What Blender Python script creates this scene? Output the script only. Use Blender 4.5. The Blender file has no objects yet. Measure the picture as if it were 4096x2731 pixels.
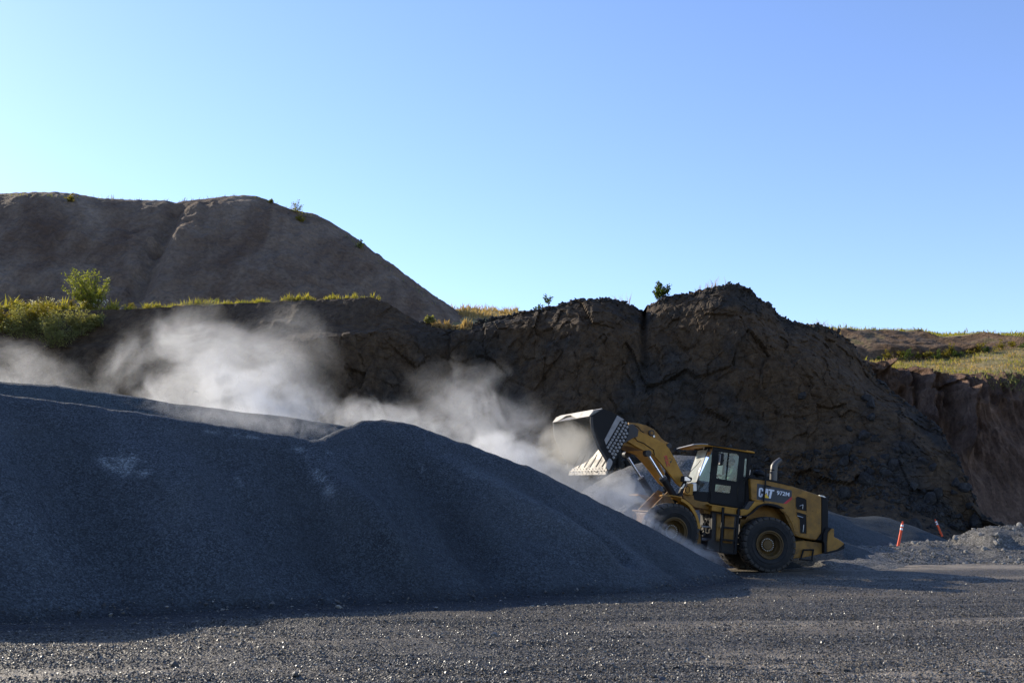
import bpy, bmesh, math, random
import numpy as np
from mathutils import Vector, Matrix

R = math.radians
random.seed(7); rng = np.random.default_rng(7)
SC = bpy.context.scene
COL = SC.collection

# ------------------------------------------------------------------ camera
CAM_H = 1.8; PITCH = R(10.02); FPX = 3941.0          # focal length in pixels of the 4096 px wide photograph
cam_d = bpy.data.cameras.new('camera'); cam = bpy.data.objects.new('camera', cam_d); COL.objects.link(cam)
cam.location = (0, 0, CAM_H); cam.rotation_euler = (math.pi/2 + PITCH, 0, 0)
cam_d.sensor_width = 36; cam_d.lens = FPX/4096*36; cam_d.clip_end = 3000; cam_d.clip_start = 0.1
SC.camera = cam

# ------------------------------------------------------------------ light
SUN_A, SUN_E = R(52), R(26.2)                         # left of the view direction, elevation
to_sun = Vector((-math.sin(SUN_A)*math.cos(SUN_E), math.cos(SUN_A)*math.cos(SUN_E), math.sin(SUN_E)))
world = bpy.data.worlds.new('World'); SC.world = world; world.use_nodes = True
wn = world.node_tree; wn.nodes.clear()
sky = wn.nodes.new('ShaderNodeTexSky'); sky.sky_type = 'NISHITA'; sky.sun_disc = False
sky.sun_elevation = SUN_E; sky.sun_rotation = -SUN_A
sky.altitude = 200; sky.air_density = 1.0; sky.dust_density = 0.15; sky.ozone_density = 1.0
bg = wn.nodes.new('ShaderNodeBackground'); bg.inputs[1].default_value = 0.15
wo = wn.nodes.new('ShaderNodeOutputWorld')
tint = wn.nodes.new('ShaderNodeMix'); tint.data_type = 'RGBA'; tint.blend_type = 'MULTIPLY'; tint.inputs[0].default_value = 1.0
tint.inputs[7].default_value = (.885, .945, 1.20, 1)                     # the cooler white balance of the photograph
wn.links.new(sky.outputs[0], tint.inputs[6]); wn.links.new(tint.outputs[2], bg.inputs[0]); wn.links.new(bg.outputs[0], wo.inputs[0])
sd = bpy.data.lights.new('sun', 'SUN'); sd.energy = 5.0; sd.angle = R(0.5); sd.color = (1.0, 0.90, 0.73)
so = bpy.data.objects.new('sun', sd); COL.objects.link(so)
so.rotation_euler = to_sun.to_track_quat('Z', 'Y').to_euler(); so.location = (-60, 60, 60)

SC.render.engine = 'CYCLES'
vs = SC.view_settings; vs.view_transform = 'Standard'; vs.look = 'None'; vs.exposure = 0.6; vs.gamma = 1.0
vs.use_curve_mapping = False
cy = SC.cycles
cy.use_denoising = True; cy.max_bounces = 6; cy.diffuse_bounces = 3; cy.glossy_bounces = 3
cy.transmission_bounces = 4; cy.transparent_max_bounces = 24; cy.volume_bounces = 2
cy.volume_step_rate = 1.0; cy.volume_max_steps = 96; cy.sample_clamp_indirect = 6
try:
    cy.denoiser = 'OPENIMAGEDENOISE'; cy.denoising_prefilter = 'ACCURATE'
except Exception: pass

# ------------------------------------------------------------------ helpers
CAM = np.array([0, 0, CAM_H]); FW = np.array([0, math.cos(PITCH), math.sin(PITCH)]); UP = np.array([0, -math.sin(PITCH), math.cos(PITCH)])
K = 4096/2352.0
def ray(sx, sy):                                       # direction with unit length along the view axis, photo pixels
    return np.array([(sx-2048)/FPX, 0, 0]) - UP*((sy-1365.5)/FPX) + FW
def at(dx, dy, Y):                                     # a point of the place at ground distance Y (2352 px wide reading)
    d = ray(dx*K, dy*K); return CAM + d*(Y/d[1])
def atz(dx, dy, z):
    d = ray(dx*K, dy*K); return CAM + d*((z-CAM_H)/d[2])

def tag(o, label=None, cat=None, group=None, kind=None):
    if label: o['label'] = label
    if cat: o['category'] = cat
    if group: o['group'] = group
    if kind: o['kind'] = kind
    return o
def empty(name, M=None):
    o = bpy.data.objects.new(name, None); COL.objects.link(o)
    o.empty_display_size = 0.3
    if M is not None: o.matrix_world = M
    return o
def link(name, me, parent=None):
    o = bpy.data.objects.new(name, me); COL.objects.link(o)
    if parent is not None: o.parent = parent
    return o
def np_mesh(name, V, F, mat=None, smooth=True):
    """V (n,3), F (m,3 or 4)"""
    V = np.asarray(V, dtype=np.float32); F = np.asarray(F, dtype=np.int32)
    me = bpy.data.meshes.new(name)
    me.vertices.add(len(V)); me.vertices.foreach_set('co', V.ravel())
    k = F.shape[1]; me.loops.add(F.size); me.loops.foreach_set('vertex_index', F.ravel())
    me.polygons.add(len(F)); me.polygons.foreach_set('loop_start', np.arange(0, F.size, k, dtype=np.int32))
    me.polygons.foreach_set('loop_total', np.full(len(F), k, dtype=np.int32))
    me.polygons.foreach_set('use_smooth', np.full(len(F), smooth, dtype=bool))
    me.update(calc_edges=True); me.validate()
    if mat: me.materials.append(mat)
    return me

# ---- noise in numpy
def _h(ix, iy, iz, s):
    h = (ix.astype(np.int64)*374761393 + iy.astype(np.int64)*668265263 + iz.astype(np.int64)*2147483647 + s*974634777) & 0xffffffff
    h = ((h ^ (h >> 13)) * 1274126177) & 0xffffffff
    h = ((h ^ (h >> 16)) * 2246822519) & 0xffffffff
    return (h ^ (h >> 15)) & 0xffffffff
def _hf(ix, iy, iz, s): return _h(ix, iy, iz, s)/4294967296.0
def vnoise(x, y, z=0.0, s=0):
    x = np.asarray(x, float); y = np.asarray(y, float); z = np.zeros_like(x)+z
    ix = np.floor(x).astype(np.int64); iy = np.floor(y).astype(np.int64); iz = np.floor(z).astype(np.int64)
    fx, fy, fz = x-ix, y-iy, z-iz
    r = 0
    w = lambda t: t*t*t*(t*(t*6-15)+10)
    u, v, ww = w(fx), w(fy), w(fz)
    for a in (0, 1):
        for b in (0, 1):
            for c in (0, 1):
                h = _h(ix+a, iy+b, iz+c, s)
                gx = (h & 1023)/511.5-1; gy = ((h >> 10) & 1023)/511.5-1; gz = ((h >> 20) & 1023)/511.5-1
                d = gx*(fx-a)+gy*(fy-b)+gz*(fz-c)
                r = r + d*(u if a else 1-u)*(v if b else 1-v)*(ww if c else 1-ww)
    return r*1.2
def fbm(x, y, z=0.0, o=4, s=0, lac=2.03, g=0.5):
    a = 1.0; r = 0; f = 1.0
    for i in range(o):
        r = r + a*vnoise(x*f, y*f, (z if np.isscalar(z) else z)*f + 17.3*i, s+i); a *= g; f *= lac
    return r
def ridged(x, y, z=0.0, o=4, s=0):
    a = 1.0; r = 0; f = 1.0
    for i in range(o):
        r = r + a*(1-2*np.abs(vnoise(x*f, y*f, z*f+9.1*i, s+i))); a *= .5; f *= 2.05
    return r
def facets(x, y, z, s=0):
    """worley cells, each with its own offset and tilt: blocky broken rock"""
    ix = np.floor(x).astype(np.int64); iy = np.floor(y).astype(np.int64); iz = np.floor(z).astype(np.int64)
    best = np.full(x.shape, 9e9); sec = np.full(x.shape, 9e9); val = np.zeros(x.shape)
    for a in (-1, 0, 1):
        for b in (-1, 0, 1):
            for c in (-1, 0, 1):
                jx, jy, jz = ix+a, iy+b, iz+c
                px = jx+_hf(jx, jy, jz, s); py = jy+_hf(jx, jy, jz, s+1); pz = jz+_hf(jx, jy, jz, s+2)
                dx, dy, dz = x-px, y-py, z-pz
                d = dx*dx+dy*dy+dz*dz
                v = (_hf(jx, jy, jz, s+3)-.5) + dx*(_hf(jx, jy, jz, s+4)-.5)*1.6 + dz*(_hf(jx, jy, jz, s+5)-.5)*1.6
                m = d < best
                sec = np.where(m, best, np.minimum(sec, d)); val = np.where(m, v, val); best = np.where(m, d, best)
    edge = np.sqrt(sec)-np.sqrt(best)
    return val, edge

def sstep(a, b, x):
    t = np.clip((x-a)/(b-a), 0, 1); return t*t*(3-2*t)

# ---- materials
class NT:
    def __init__(s, name):
        s.m = bpy.data.materials.new(name); s.m.use_nodes = True; s.t = s.m.node_tree; s.t.nodes.clear()
        s.out = s.n('ShaderNodeOutputMaterial')
    def n(s, ty, **k):
        n = s.t.nodes.new(ty)
        for a, b in k.items(): setattr(n, a, b)
        return n
    def l(s, a, b): s.t.links.new(a, b)
    def coord(s, kind='Object'):
        return s.n('ShaderNodeTexCoord').outputs[kind]
    def mapping(s, vec, scale=(1, 1, 1), rot=(0, 0, 0)):
        n = s.n('ShaderNodeMapping'); n.inputs['Scale'].default_value = scale; n.inputs['Rotation'].default_value = rot
        s.l(vec, n.inputs['Vector']); return n.outputs[0]
    def noise(s, vec, scale, detail=4, rough=.55, dist=0.0):
        n = s.n('ShaderNodeTexNoise'); n.inputs['Scale'].default_value = scale; n.inputs['Detail'].default_value = detail
        n.inputs['Roughness'].default_value = rough; n.inputs['Distortion'].default_value = dist
        s.l(vec, n.inputs['Vector']); return n.outputs['Fac']
    def voro(s, vec, scale, feature='F1', out='Distance', rand=1.0):
        n = s.n('ShaderNodeTexVoronoi', feature=feature); n.inputs['Scale'].default_value = scale
        n.inputs['Randomness'].default_value = rand
        s.l(vec, n.inputs['Vector']); return n.outputs[out]
    def ramp(s, fac, stops, interp='LINEAR'):
        n = s.n('ShaderNodeValToRGB'); cr = n.color_ramp; cr.interpolation = interp
        while len(cr.elements) < len(stops): cr.elements.new(.5)
        for e, (p, c) in zip(cr.elements, stops):
            e.position = p; e.color = (c, c, c, 1) if np.isscalar(c) else (*c, 1)
        s.l(fac, n.inputs[0]); return n.outputs[0]
    def mix(s, f, a, b, blend='MIX'):
        n = s.n('ShaderNodeMix', data_type='RGBA', blend_type=blend)
        for k, v in ((0, f), (6, a), (7, b)):
            sock = n.inputs[k]
            if isinstance(v, bpy.types.NodeSocket): s.l(v, sock)
            elif np.isscalar(v): sock.default_value = v if k == 0 else (v, v, v, 1)
            else: sock.default_value = (*v, 1)
        return n.outputs[2]
    def math(s, op, a, b=0.0, clamp=False):
        n = s.n('ShaderNodeMath', operation=op); n.use_clamp = clamp
        for i, v in enumerate((a, b)):
            if isinstance(v, bpy.types.NodeSocket): s.l(v, n.inputs[i])
            else: n.inputs[i].default_value = v
        return n.outputs[0]
    def bump(s, h, strength, dist, normal=None):
        n = s.n('ShaderNodeBump'); n.inputs['Strength'].default_value = strength; n.inputs['Distance'].default_value = dist
        s.l(h, n.inputs['Height'])
        if normal is not None: s.l(normal, n.inputs['Normal'])
        return n.outputs[0]
    def bsdf(s, color, rough=.6, metal=0.0, normal=None, spec=.5, **k):
        n = s.n('ShaderNodeBsdfPrincipled')
        for nm, v in (('Base Color', color), ('Roughness', rough), ('Metallic', metal), ('Specular IOR Level', spec)):
            if isinstance(v, bpy.types.NodeSocket): s.l(v, n.inputs[nm])
            elif nm == 'Base Color': n.inputs[nm].default_value = (*v, 1)
            else: n.inputs[nm].default_value = v
        if normal is not None: s.l(normal, n.inputs['Normal'])
        for nm, v in k.items(): n.inputs[nm.replace('_', ' ')].default_value = v
        return n.outputs[0]
    def done(s, surf): s.l(surf, s.out.inputs['Surface']); return s.m

def mat_gravel(name, dark, light, grain=38.0, dusty=(.26, .24, .21), dust_amt=.35, rough=.75, spec=.35, bump=1.0, tracks=False, tone=False):
    t = NT(name); c = t.coord()
    v1 = t.voro(c, grain, out='Color'); v1d = t.voro(c, grain)
    sep = t.n('ShaderNodeSeparateColor'); t.l(v1, sep.inputs[0])
    base = t.ramp(sep.outputs[0], [(0, [x*.55 for x in dark]), (.35, dark), (.75, light), (1, [min(1, x*1.7) for x in light])])
    g = t.noise(c, .5, 5, .6, .4)
    g2 = t.noise(c, 4.2, 4, .6)
    base = t.mix(t.ramp(g, [(.35, 0.0), (.75, .55)]), base, t.mix(t.ramp(g2, [(.3, .0), (.7, 1.0)]), dark, light))
    dd = t.noise(t.mapping(c, (.35, 1.3, 1) if tracks else (1, 1, 1), (0, 0, R(-8))), .42, 6, .62, .3)
    base = t.mix(t.math('MULTIPLY', t.ramp(dd, [(.50, 0.0), (.68, 1.0)]), dust_amt), base, dusty)
    if tracks:
        a_ = t.n('ShaderNodeAttribute'); a_.attribute_name = 'track'
        sp = t.noise(t.mapping(c, (.5, 2.2, 1)), 1.6, 7, .68)
        base = t.mix(t.math('MULTIPLY', a_.outputs['Fac'], t.ramp(sp, [(.38, 0.0), (.52, 1.0)])), base, (.25, .205, .145))
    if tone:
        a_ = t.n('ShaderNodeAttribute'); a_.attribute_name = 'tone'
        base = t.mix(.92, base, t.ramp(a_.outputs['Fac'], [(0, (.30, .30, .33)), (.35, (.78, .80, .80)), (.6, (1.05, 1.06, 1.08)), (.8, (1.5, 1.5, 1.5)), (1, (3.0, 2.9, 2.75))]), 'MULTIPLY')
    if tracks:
        a_ = t.n('ShaderNodeAttribute'); a_.attribute_name = 'toe_shade'
        base = t.mix(t.math('MULTIPLY', a_.outputs['Fac'], .93), base, (.011, .012, .014))  # shade below the pile toe painted in as near black
    hh = t.math('MULTIPLY', v1d, -1.0)
    n1 = t.bump(hh, .9*bump, .5/grain)
    n2 = t.bump(t.voro(c, grain*.37), .5*bump, .6/grain, n1)
    n3 = t.bump(t.noise(c, 2.3, 5, .6), .4*bump, .06, n2)
    rg = t.math('ADD', t.math('MULTIPLY', sep.outputs[1], .35), rough-.22)
    return t.done(t.bsdf(base, rg, 0, n3, spec))

def mat_soil(name, cols, scale=.25, stretch=(1, 1, 1), rough=.95, bump=.8, fine=9.0, rot=(0, 0, 0)):
    t = NT(name); c = t.coord(); m = t.mapping(c, stretch, rot)
    n1 = t.noise(m, scale, 8, .62, .8)
    n2 = t.noise(c, fine, 5, .7)
    col = t.ramp(n1, [(.28, cols[0]), (.45, cols[1]), (.58, cols[2]), (.75, cols[3])])
    col = t.mix(.55, col, t.ramp(n2, [(.3, .35), (.7, 1.45)]), 'MULTIPLY')
    b = t.bump(n2, bump, .12)
    b = t.bump(t.noise(m, scale*6, 6, .65, .5), bump, .5, b)
    return t.done(t.bsdf(col, rough, 0, b, .15))

def mat_paint(name, col, dirt=(.10, .075, .05), amt=.45, rough=.42, spots=True, metal=0.0, spec=.4):
    t = NT(name); c = t.coord()
    n1 = t.noise(c, 3.1, 6, .65, .5); n2 = t.noise(c, 26, 4, .7)
    col2 = t.mix(t.math('MULTIPLY', t.ramp(n1, [(.4, 0.0), (.72, 1.0)]), amt), col, dirt)
    if spots: col2 = t.mix(t.ramp(n2, [(.60, 0.0), (.68, .75)]), col2, [x*.5 for x in dirt])
    rg = t.ramp(n1, [(.3, rough), (.7, min(1, rough+.35))])
    b = t.bump(n2, .12, .01)
    return t.done(t.bsdf(col2, rg, metal, b, spec))

M = {}
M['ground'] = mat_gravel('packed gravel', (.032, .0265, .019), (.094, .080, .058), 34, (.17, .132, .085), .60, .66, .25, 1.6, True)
M['stones_old'] = mat_gravel('loose crushed stone', (.02, .02, .021), (.09, .088, .085), 60, (.12, .105, .09), .2, .42, .8, .3)
def mat_chips():
    t = NT('crushed stone chips'); g = t.n('ShaderNodeNewGeometry'); rnd = g.outputs['Random Per Island']
    col = t.ramp(rnd, [(0, (.015, .013, .0105)), (.45, (.044, .038, .031)), (.8, (.10, .088, .069)), (1, (.23, .205, .165))])
    rg = t.ramp(t.math('FRACT', t.math('MULTIPLY', rnd, 37.3)), [(0, .36), (.4, .62), (1, .88)])
    return t.done(t.bsdf(col, rg, 0, None, .65))
M['stones'] = mat_chips()
M['pile'] = mat_gravel('crushed basalt', (.016, .022, .024), (.045, .058, .060), 34, (.07, .075, .085), .16, .78, .3, .9)
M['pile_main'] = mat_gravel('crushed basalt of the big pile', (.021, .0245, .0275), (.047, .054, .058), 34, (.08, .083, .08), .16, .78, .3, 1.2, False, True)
M['pile_low'] = mat_gravel('dark crushed basalt', (.012, .015, .016), (.030, .037, .038), 34, (.06, .06, .058), .16, .8, .3, .9)  # darker copy of the pile basalt for the low piles on the right
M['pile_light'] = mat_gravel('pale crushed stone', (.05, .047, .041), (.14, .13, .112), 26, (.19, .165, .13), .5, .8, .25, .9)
M['rock'] = mat_soil('pale rock', [(.14, .13, .12), (.22, .21, .19), (.3, .28, .25), (.42, .40, .36)], 3, fine=22, rough=.85, bump=.4)
M['boulder'] = mat_soil('basalt boulder', [(.020, .019, .018), (.036, .034, .033), (.058, .054, .050), (.11, .098, .078)], 1.4, fine=9, rough=.8, bump=.6)
M['hill'] = mat_soil('grey brown spoil', [(.070, .041, .025), (.125, .084, .056), (.180, .130, .090), (.25, .19, .137)], .13, (1, .4, .55), bump=1.2, fine=2.2)
M['terrace'] = mat_soil('dry terrace', [(.10, .095, .03), (.20, .165, .07), (.34, .26, .12), (.44, .34, .18)], .3, fine=3)
M['heaps'] = mat_soil('red brown heaps', [(.07, .042, .024), (.115, .072, .042), (.16, .105, .065), (.15, .14, .05)], .2, fine=3, bump=1.2)
M['red_cliff'] = mat_soil('red brown cliff', [(.075, .046, .032), (.13, .080, .054), (.20, .125, .084), (.30, .20, .14)], .22, (1.6, 1, .5), bump=1.2, fine=3)

def mat_quarry():
    t = NT('quarry rock'); c = t.coord()
    n1 = t.noise(t.mapping(c, (1, 1, .7)), .16, 7, .62, .9)
    n2 = t.noise(c, 1.9, 8, .7, .3); n3 = t.noise(c, 9, 4, .7)
    at_ = t.n('ShaderNodeAttribute'); at_.attribute_name = 'soil'
    brown = t.ramp(n2, [(.3, (.030, .0185, .010)), (.5, (.060, .039, .022)), (.7, (.095, .064, .037)), (.85, (.165, .115, .07))])
    blue = t.ramp(n2, [(.3, (.016, .014, .012)), (.5, (.030, .0265, .0225)), (.72, (.052, .0465, .040)), (.9, (.10, .09, .072))])
    f = t.math('ADD', t.ramp(n1, [(.42, 1.0), (.58, 0.0)]), at_.outputs['Fac'], True)
    col = t.mix(f, blue, brown)
    col = t.mix(.5, col, t.ramp(n3, [(.3, .4), (.7, 1.5)]), 'MULTIPLY')
    b = t.bump(n2, .8, .16); b = t.bump(n3, .8, .06, b)
    b = t.bump(t.voro(t.mapping(c, (1, 1, 1.3)), 1.1, 'DISTANCE_TO_EDGE'), .2, .08, b)
    return t.done(t.bsdf(col, .9, 0, b, .2))
M['quarry'] = mat_quarry()

# ------------------------------------------------------------------ terrain builders
def grid_faces(nu, nv, keep=None):
    i = np.arange(nu*nv).reshape(nv, nu)
    F = np.stack([i[:-1, :-1], i[:-1, 1:], i[1:, 1:], i[1:, :-1]], -1).reshape(-1, 4)
    if keep is not None: F = F[keep[F].any(1)]
    return F
def compact(V, F):
    u, inv = np.unique(F, return_inverse=True); return V[u], inv.reshape(F.shape)

def ridge_samples(pts, step=.3):
    out = []
    for a, b in zip(pts[:-1], pts[1:]):
        a, b = np.array(a, float), np.array(b, float); n = max(2, int(np.linalg.norm(b-a)/step))
        out += [a+(b-a)*i/n for i in range(n)]
    out.append(np.array(pts[-1], float)); return np.array(out)
def cones(X, Y, pts, slope, rnd=.5):
    Z = np.full(X.shape, -99.0)
    for x, y, z in pts:
        d = np.hypot(X-x, Y-y); Z = np.maximum(Z, z - slope*(np.sqrt(d*d+rnd*rnd)-rnd))
    return Z
def rib(X, Y, a, b, w, h):
    """a raised (or sunk) band from a to b"""
    a = np.array(a[:2]); b = np.array(b[:2]); ab = b-a; L = ab@ab
    t = np.clip(((X-a[0])*ab[0]+(Y-a[1])*ab[1])/L, 0, 1)
    d = np.hypot(X-a[0]-t*ab[0], Y-a[1]-t*ab[1]); return h*np.exp(-(d/w)**2)

def heap(name, mat, x0, x1, y0, y1, res, pts, slope, rnd=.5, extra=None, base=None, low=-.3, rough=(.05, 1.2), step=.3):
    xs = np.arange(x0, x1+res, res); ys = np.arange(y0, y1+res, res); X, Y = np.meshgrid(xs, ys)
    Z = cones(X, Y, ridge_samples(pts, step), slope, rnd)
    amp = np.clip(Z-low, 0, 1)
    if extra is not None: Z = Z + extra(X, Y, Z)
    Z = Z + amp*(rough[0]*fbm(X/rough[1], Y/rough[1], 3.3, 4, 5) + .012*vnoise(X/.12, Y/.12, 1.1, 8))
    gb = ground_z(X, Y) if base is None else base(X, Y)
    keep = (Z > gb-.25).ravel()
    Z = np.maximum(Z, gb-.4)
    V = np.stack([X, Y, Z], -1).reshape(-1, 3); F = grid_faces(len(xs), len(ys), keep)
    V, F = compact(V, F)
    return link(name, np_mesh(name, V, F, mat)), (X, Y, Z)

def ground_z(X, Y):
    X = np.asarray(X, float); Y = np.asarray(Y, float)
    z = .05*fbm(X/4.0, Y/2.6, .7, 3, 31)*np.clip((Y-4)/10, 0, 1)
    z = z + .018*fbm(X/.8+Y*.2, Y/.35, .2, 3, 33)*np.clip(1.6-Y/30, .2, 1)
    z = z + .55*sstep(36, 60, Y) + .5*sstep(60, 100, Y)
    for y0, m, a, ph, dp in ((11.6, .06, .5, .3, .030), (13.9, .07, .5, .35, .026), (16.8, .10, .8, 1.2, .040), (19.0, .11, .8, 1.25, .034), (21.5, .04, .7, 2.2, .03), (23.8, .05, .7, 2.2, .026), (10.2, -.04, .4, 4, .025), (26.4, .13, .5, .8, .045)):
        q = (Y-y0-m*X-a*np.sin(X/7+ph)); z = z - dp*np.exp(-(q/.30)**4) + dp*.75*np.exp(-((np.abs(q)-.46)/.13)**2)
    # wheel rut and gravel bank behind the loader
    z = z + .10*np.exp(-((Y-34.6-.05*X)/.8)**2)*sstep(6, 11, X) - .05*np.exp(-((Y-31.2-.03*X)/.7)**2)*sstep(8, 12, X)
    return z

def graded(lo, a, b, hi, fine, grow=1.12):
    core = list(np.arange(a, b, fine)); s = fine; x = core[-1]; up = []
    while x < hi: s *= grow; x += s; up.append(x)
    s = fine; x = a; dn = []
    while x > lo: s *= grow; x -= s; dn.append(x)
    return np.array(dn[::-1]+core+up)

# ------------------------------------------------------------------ ground
gx = graded(-320, -13, 24, 420, .07); gy = graded(-30, 8.5, 37, 700, .07)
X, Y = np.meshgrid(gx, gy)
Z = ground_z(X, Y)
fine = (np.abs(X-5) < 20) & (Y > 8) & (Y < 38)
Z = Z + np.where(fine, .010*vnoise(X/.11, Y/.11, 0, 40)+.014*vnoise(X/.26, Y/.26, 0, 41), 0)
track = np.clip(np.exp(-((Y-35.3-.05*X)/2.0)**4)*sstep(5, 9, X)*1.3 + .8*sstep(.5, 3.5, X)*(1-sstep(12.5, 15, Y)) + .75*np.exp(-((Y-16.5-.12*X)/.6)**2)*sstep(1, 4, X) + .8*np.exp(-((Y-12.3-.1*X)/.5)**2-((X+6)/2.5)**2) + .5*np.exp(-((Y-27-.25*X)/.7)**2)*sstep(3, 8, X), 0, 1)
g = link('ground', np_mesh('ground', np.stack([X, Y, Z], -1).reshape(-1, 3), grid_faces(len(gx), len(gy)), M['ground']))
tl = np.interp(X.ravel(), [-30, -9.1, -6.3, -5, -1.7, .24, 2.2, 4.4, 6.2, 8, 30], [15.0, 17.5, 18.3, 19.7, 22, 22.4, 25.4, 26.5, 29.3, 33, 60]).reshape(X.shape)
toe_shade = sstep(-3.6, -1.2, Y-tl+.5*fbm(X/1.2, Y/.8, 0, 3, 190))*(1-sstep(6, 8.5, X)); _b = g.data.attributes.new('toe_shade', 'FLOAT', 'POINT'); _b.data.foreach_set('value', toe_shade.astype(np.float32).ravel())  # shadow band along the pile foot, painted into the ground colour
_a = g.data.attributes.new('track', 'FLOAT', 'POINT'); _a.data.foreach_set('value', track.astype(np.float32).ravel())
tag(g, 'flat yard of packed grey gravel with wheel ruts in the foreground', kind='structure')

# stones lying on the yard
def ico_template(sub=0):
    bm = bmesh.new(); bmesh.ops.create_icosphere(bm, subdivisions=sub+1, radius=1)
    v = np.array([w.co[:] for w in bm.verts]); f = np.array([[w.index for w in q.verts] for q in bm.faces]); bm.free(); return v, f
IV, IF = ico_template(0)
IV1, IF1 = ico_template(1)
def scatter(P, size, iv=IV, jf=IF, flat=.65, seed=1, jag=.35):
    r = np.random.default_rng(seed); n = len(P)
    base = iv[None]*(1+jag*(r.random((n, len(iv), 1))-.5)*1.6)
    base = base*np.stack([r.uniform(.7, 1.4, n), r.uniform(.7, 1.2, n), r.uniform(.45, .9, n)*flat/.65], -1)[:, None]
    th = r.uniform(0, 6.283, n); c, s = np.cos(th)[:, None], np.sin(th)[:, None]
    tl = r.uniform(-.5, .5, n)[:, None]
    x, y, z = base[..., 0], base[..., 1], base[..., 2]
    z2 = z + x*np.sin(tl); xr, yr = x*c-y*s, x*s+y*c
    V = np.stack([xr, yr, z2], -1)*size[:, None, None] + P[:, None]
    F = (jf[None] + (np.arange(n)*len(iv))[:, None, None]).reshape(-1, 3)
    return V.reshape(-1, 3), F
OV = np.array([[1, 0, 0], [-1, 0, 0], [0, 1, 0], [0, -1, 0], [0, 0, 1], [0, 0, -1]], float); OF = np.array([[0, 2, 4], [2, 1, 4], [1, 3, 4], [3, 0, 4], [2, 0, 5], [1, 2, 5], [3, 1, 5], [0, 3, 5]])
n = 190000
v_ = rng.random(n); py = 1/(1/9.2 + (1/31.0-1/9.2)*v_**.82)            # even cover as the eye runs out over the yard
px = rng.uniform(-.56, .56, n)*py*1.02
dens = fbm(px/2.5+py*.15, py/.9, 0, 4, 50)+.62; ok = rng.random(n) < np.clip(dens*1.25, .12, 1)*(1-.75*sstep(-3.2, -1.0, py-np.interp(px, [-30, -9.1, -6.3, -5, -1.7, .24, 2.2, 4.4, 6.2, 8, 30], [15.0, 17.5, 18.3, 19.7, 22, 22.4, 25.4, 26.5, 29.3, 33, 60])))
px, py = px[ok], py[ok]; sz = rng.gamma(3.0, .0020, len(px))+.003+.00013*py
V, F = scatter(np.stack([px, py, ground_z(px, py)+sz*.3+.006], -1), sz, OV, OF, seed=3, jag=.8)
o = link('gravel', np_mesh('gravel', V, F, M['stones'], False)); tag(o, 'angular crushed stone chips covering the yard', kind='stuff')
n = 700; py = 1/(1/9.2 + (1/28.0-1/9.2)*rng.random(n)); px = rng.uniform(-.56, .56, n)*py; sz = rng.gamma(2.4, .005, n)+.010
V, F = scatter(np.stack([px, py, ground_z(px, py)+sz*.25+.004], -1), sz, seed=4)
o = link('loose_stone', np_mesh('loose_stone', V, F, M['stones'], False)); tag(o, 'loose crushed stones strewn over the yard', kind='stuff')

# ------------------------------------------------------------------ stockpiles
def rp(dx, dy, Y): return tuple(at(dx, dy, Y))
main_r = [rp(-260, 850, 20.9), rp(-100, 889, 21.8), rp(0, 905, 22.5), rp(130, 921, 23.1), rp(350, 951, 24.1), rp(530, 980, 24.8), rp(700, 1006, 25.4),
          rp(735, 1009, 25.5)]
main_r2 = [rp(735, 1010, 25.6), rp(780, 987, 26.3), rp(835, 967, 27.0), rp(880, 963, 27.4), rp(940, 973, 27.45), rp(1040, 1009, 27.3), rp(1120, 1038, 27.2),
           rp(1185, 1063, 27.15), rp(1205, 1067, 27.2), rp(1250, 1090, 27.3), rp(1330, 1131, 27.6), rp(1420, 1176, 28.0), rp(1480, 1206, 28.3), rp(1560, 1250, 28.8),
           rp(1620, 1283, 29.2), rp(1668, 1307, 29.6)]
def main_extra(X, Y, Z):
    e = 0
    for (a, b, w, h) in (((720, 1030, 24.9), (1010, 1345, 21.5),   .5, .42), ((620, 1010, 24.6), (860, 1340, 20.5), .7, -.36), ((900, 1010, 26.5), (1180, 1330, 22.6), .6, -.40),
                         ((990, 1040, 26.4), (1370, 1325, 24.9), .5, .34), ((300, 1000, 23.2), (640, 1340, 19.6), .9, .26), ((80, 960, 22), (330, 1330, 18.4), .9, -.25),
                         ((1180, 1075, 26.9), (1560, 1310, 26.2), .4, -.32), ((1060, 1060, 26.8), (1420, 1320, 25.2), .35, -.28), ((-60, 980, 21), (100, 1360, 17.7), 1.0, .2),
                         ((480, 1010, 24.0), (700, 1345, 20.1), .5, -.2)):
        e = e + rib(X, Y, at(*a), at(*b), w, h)
    # toe: a coarse foot, slightly scooped, and small slumps
    e = e + .10*fbm(X/1.7, Y/1.7, 4, 3, 60)*np.clip(Z, 0, 1) + .05*ridged(X/.9+Y*.5, Y/2.2, 1, 2, 61)*np.clip(Z/2, 0, 1)
    e = e + .22*np.exp(-np.clip(Z+.3, 0, 9)/.22)*(.5+fbm(X/1.1, Y/1.1, 0, 2, 62))
    return e
def pile_hit(dx, dy, V):
    e = V-CAM; dp = e@FW; q = ((e[:, 0]/dp*FPX+2048)/K-dx)**2+((-(e@UP)/dp*FPX+1365.5)/K-dy)**2; m = np.where(q < 40)[0]; return V[m[np.argmin(dp[m])]]
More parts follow.
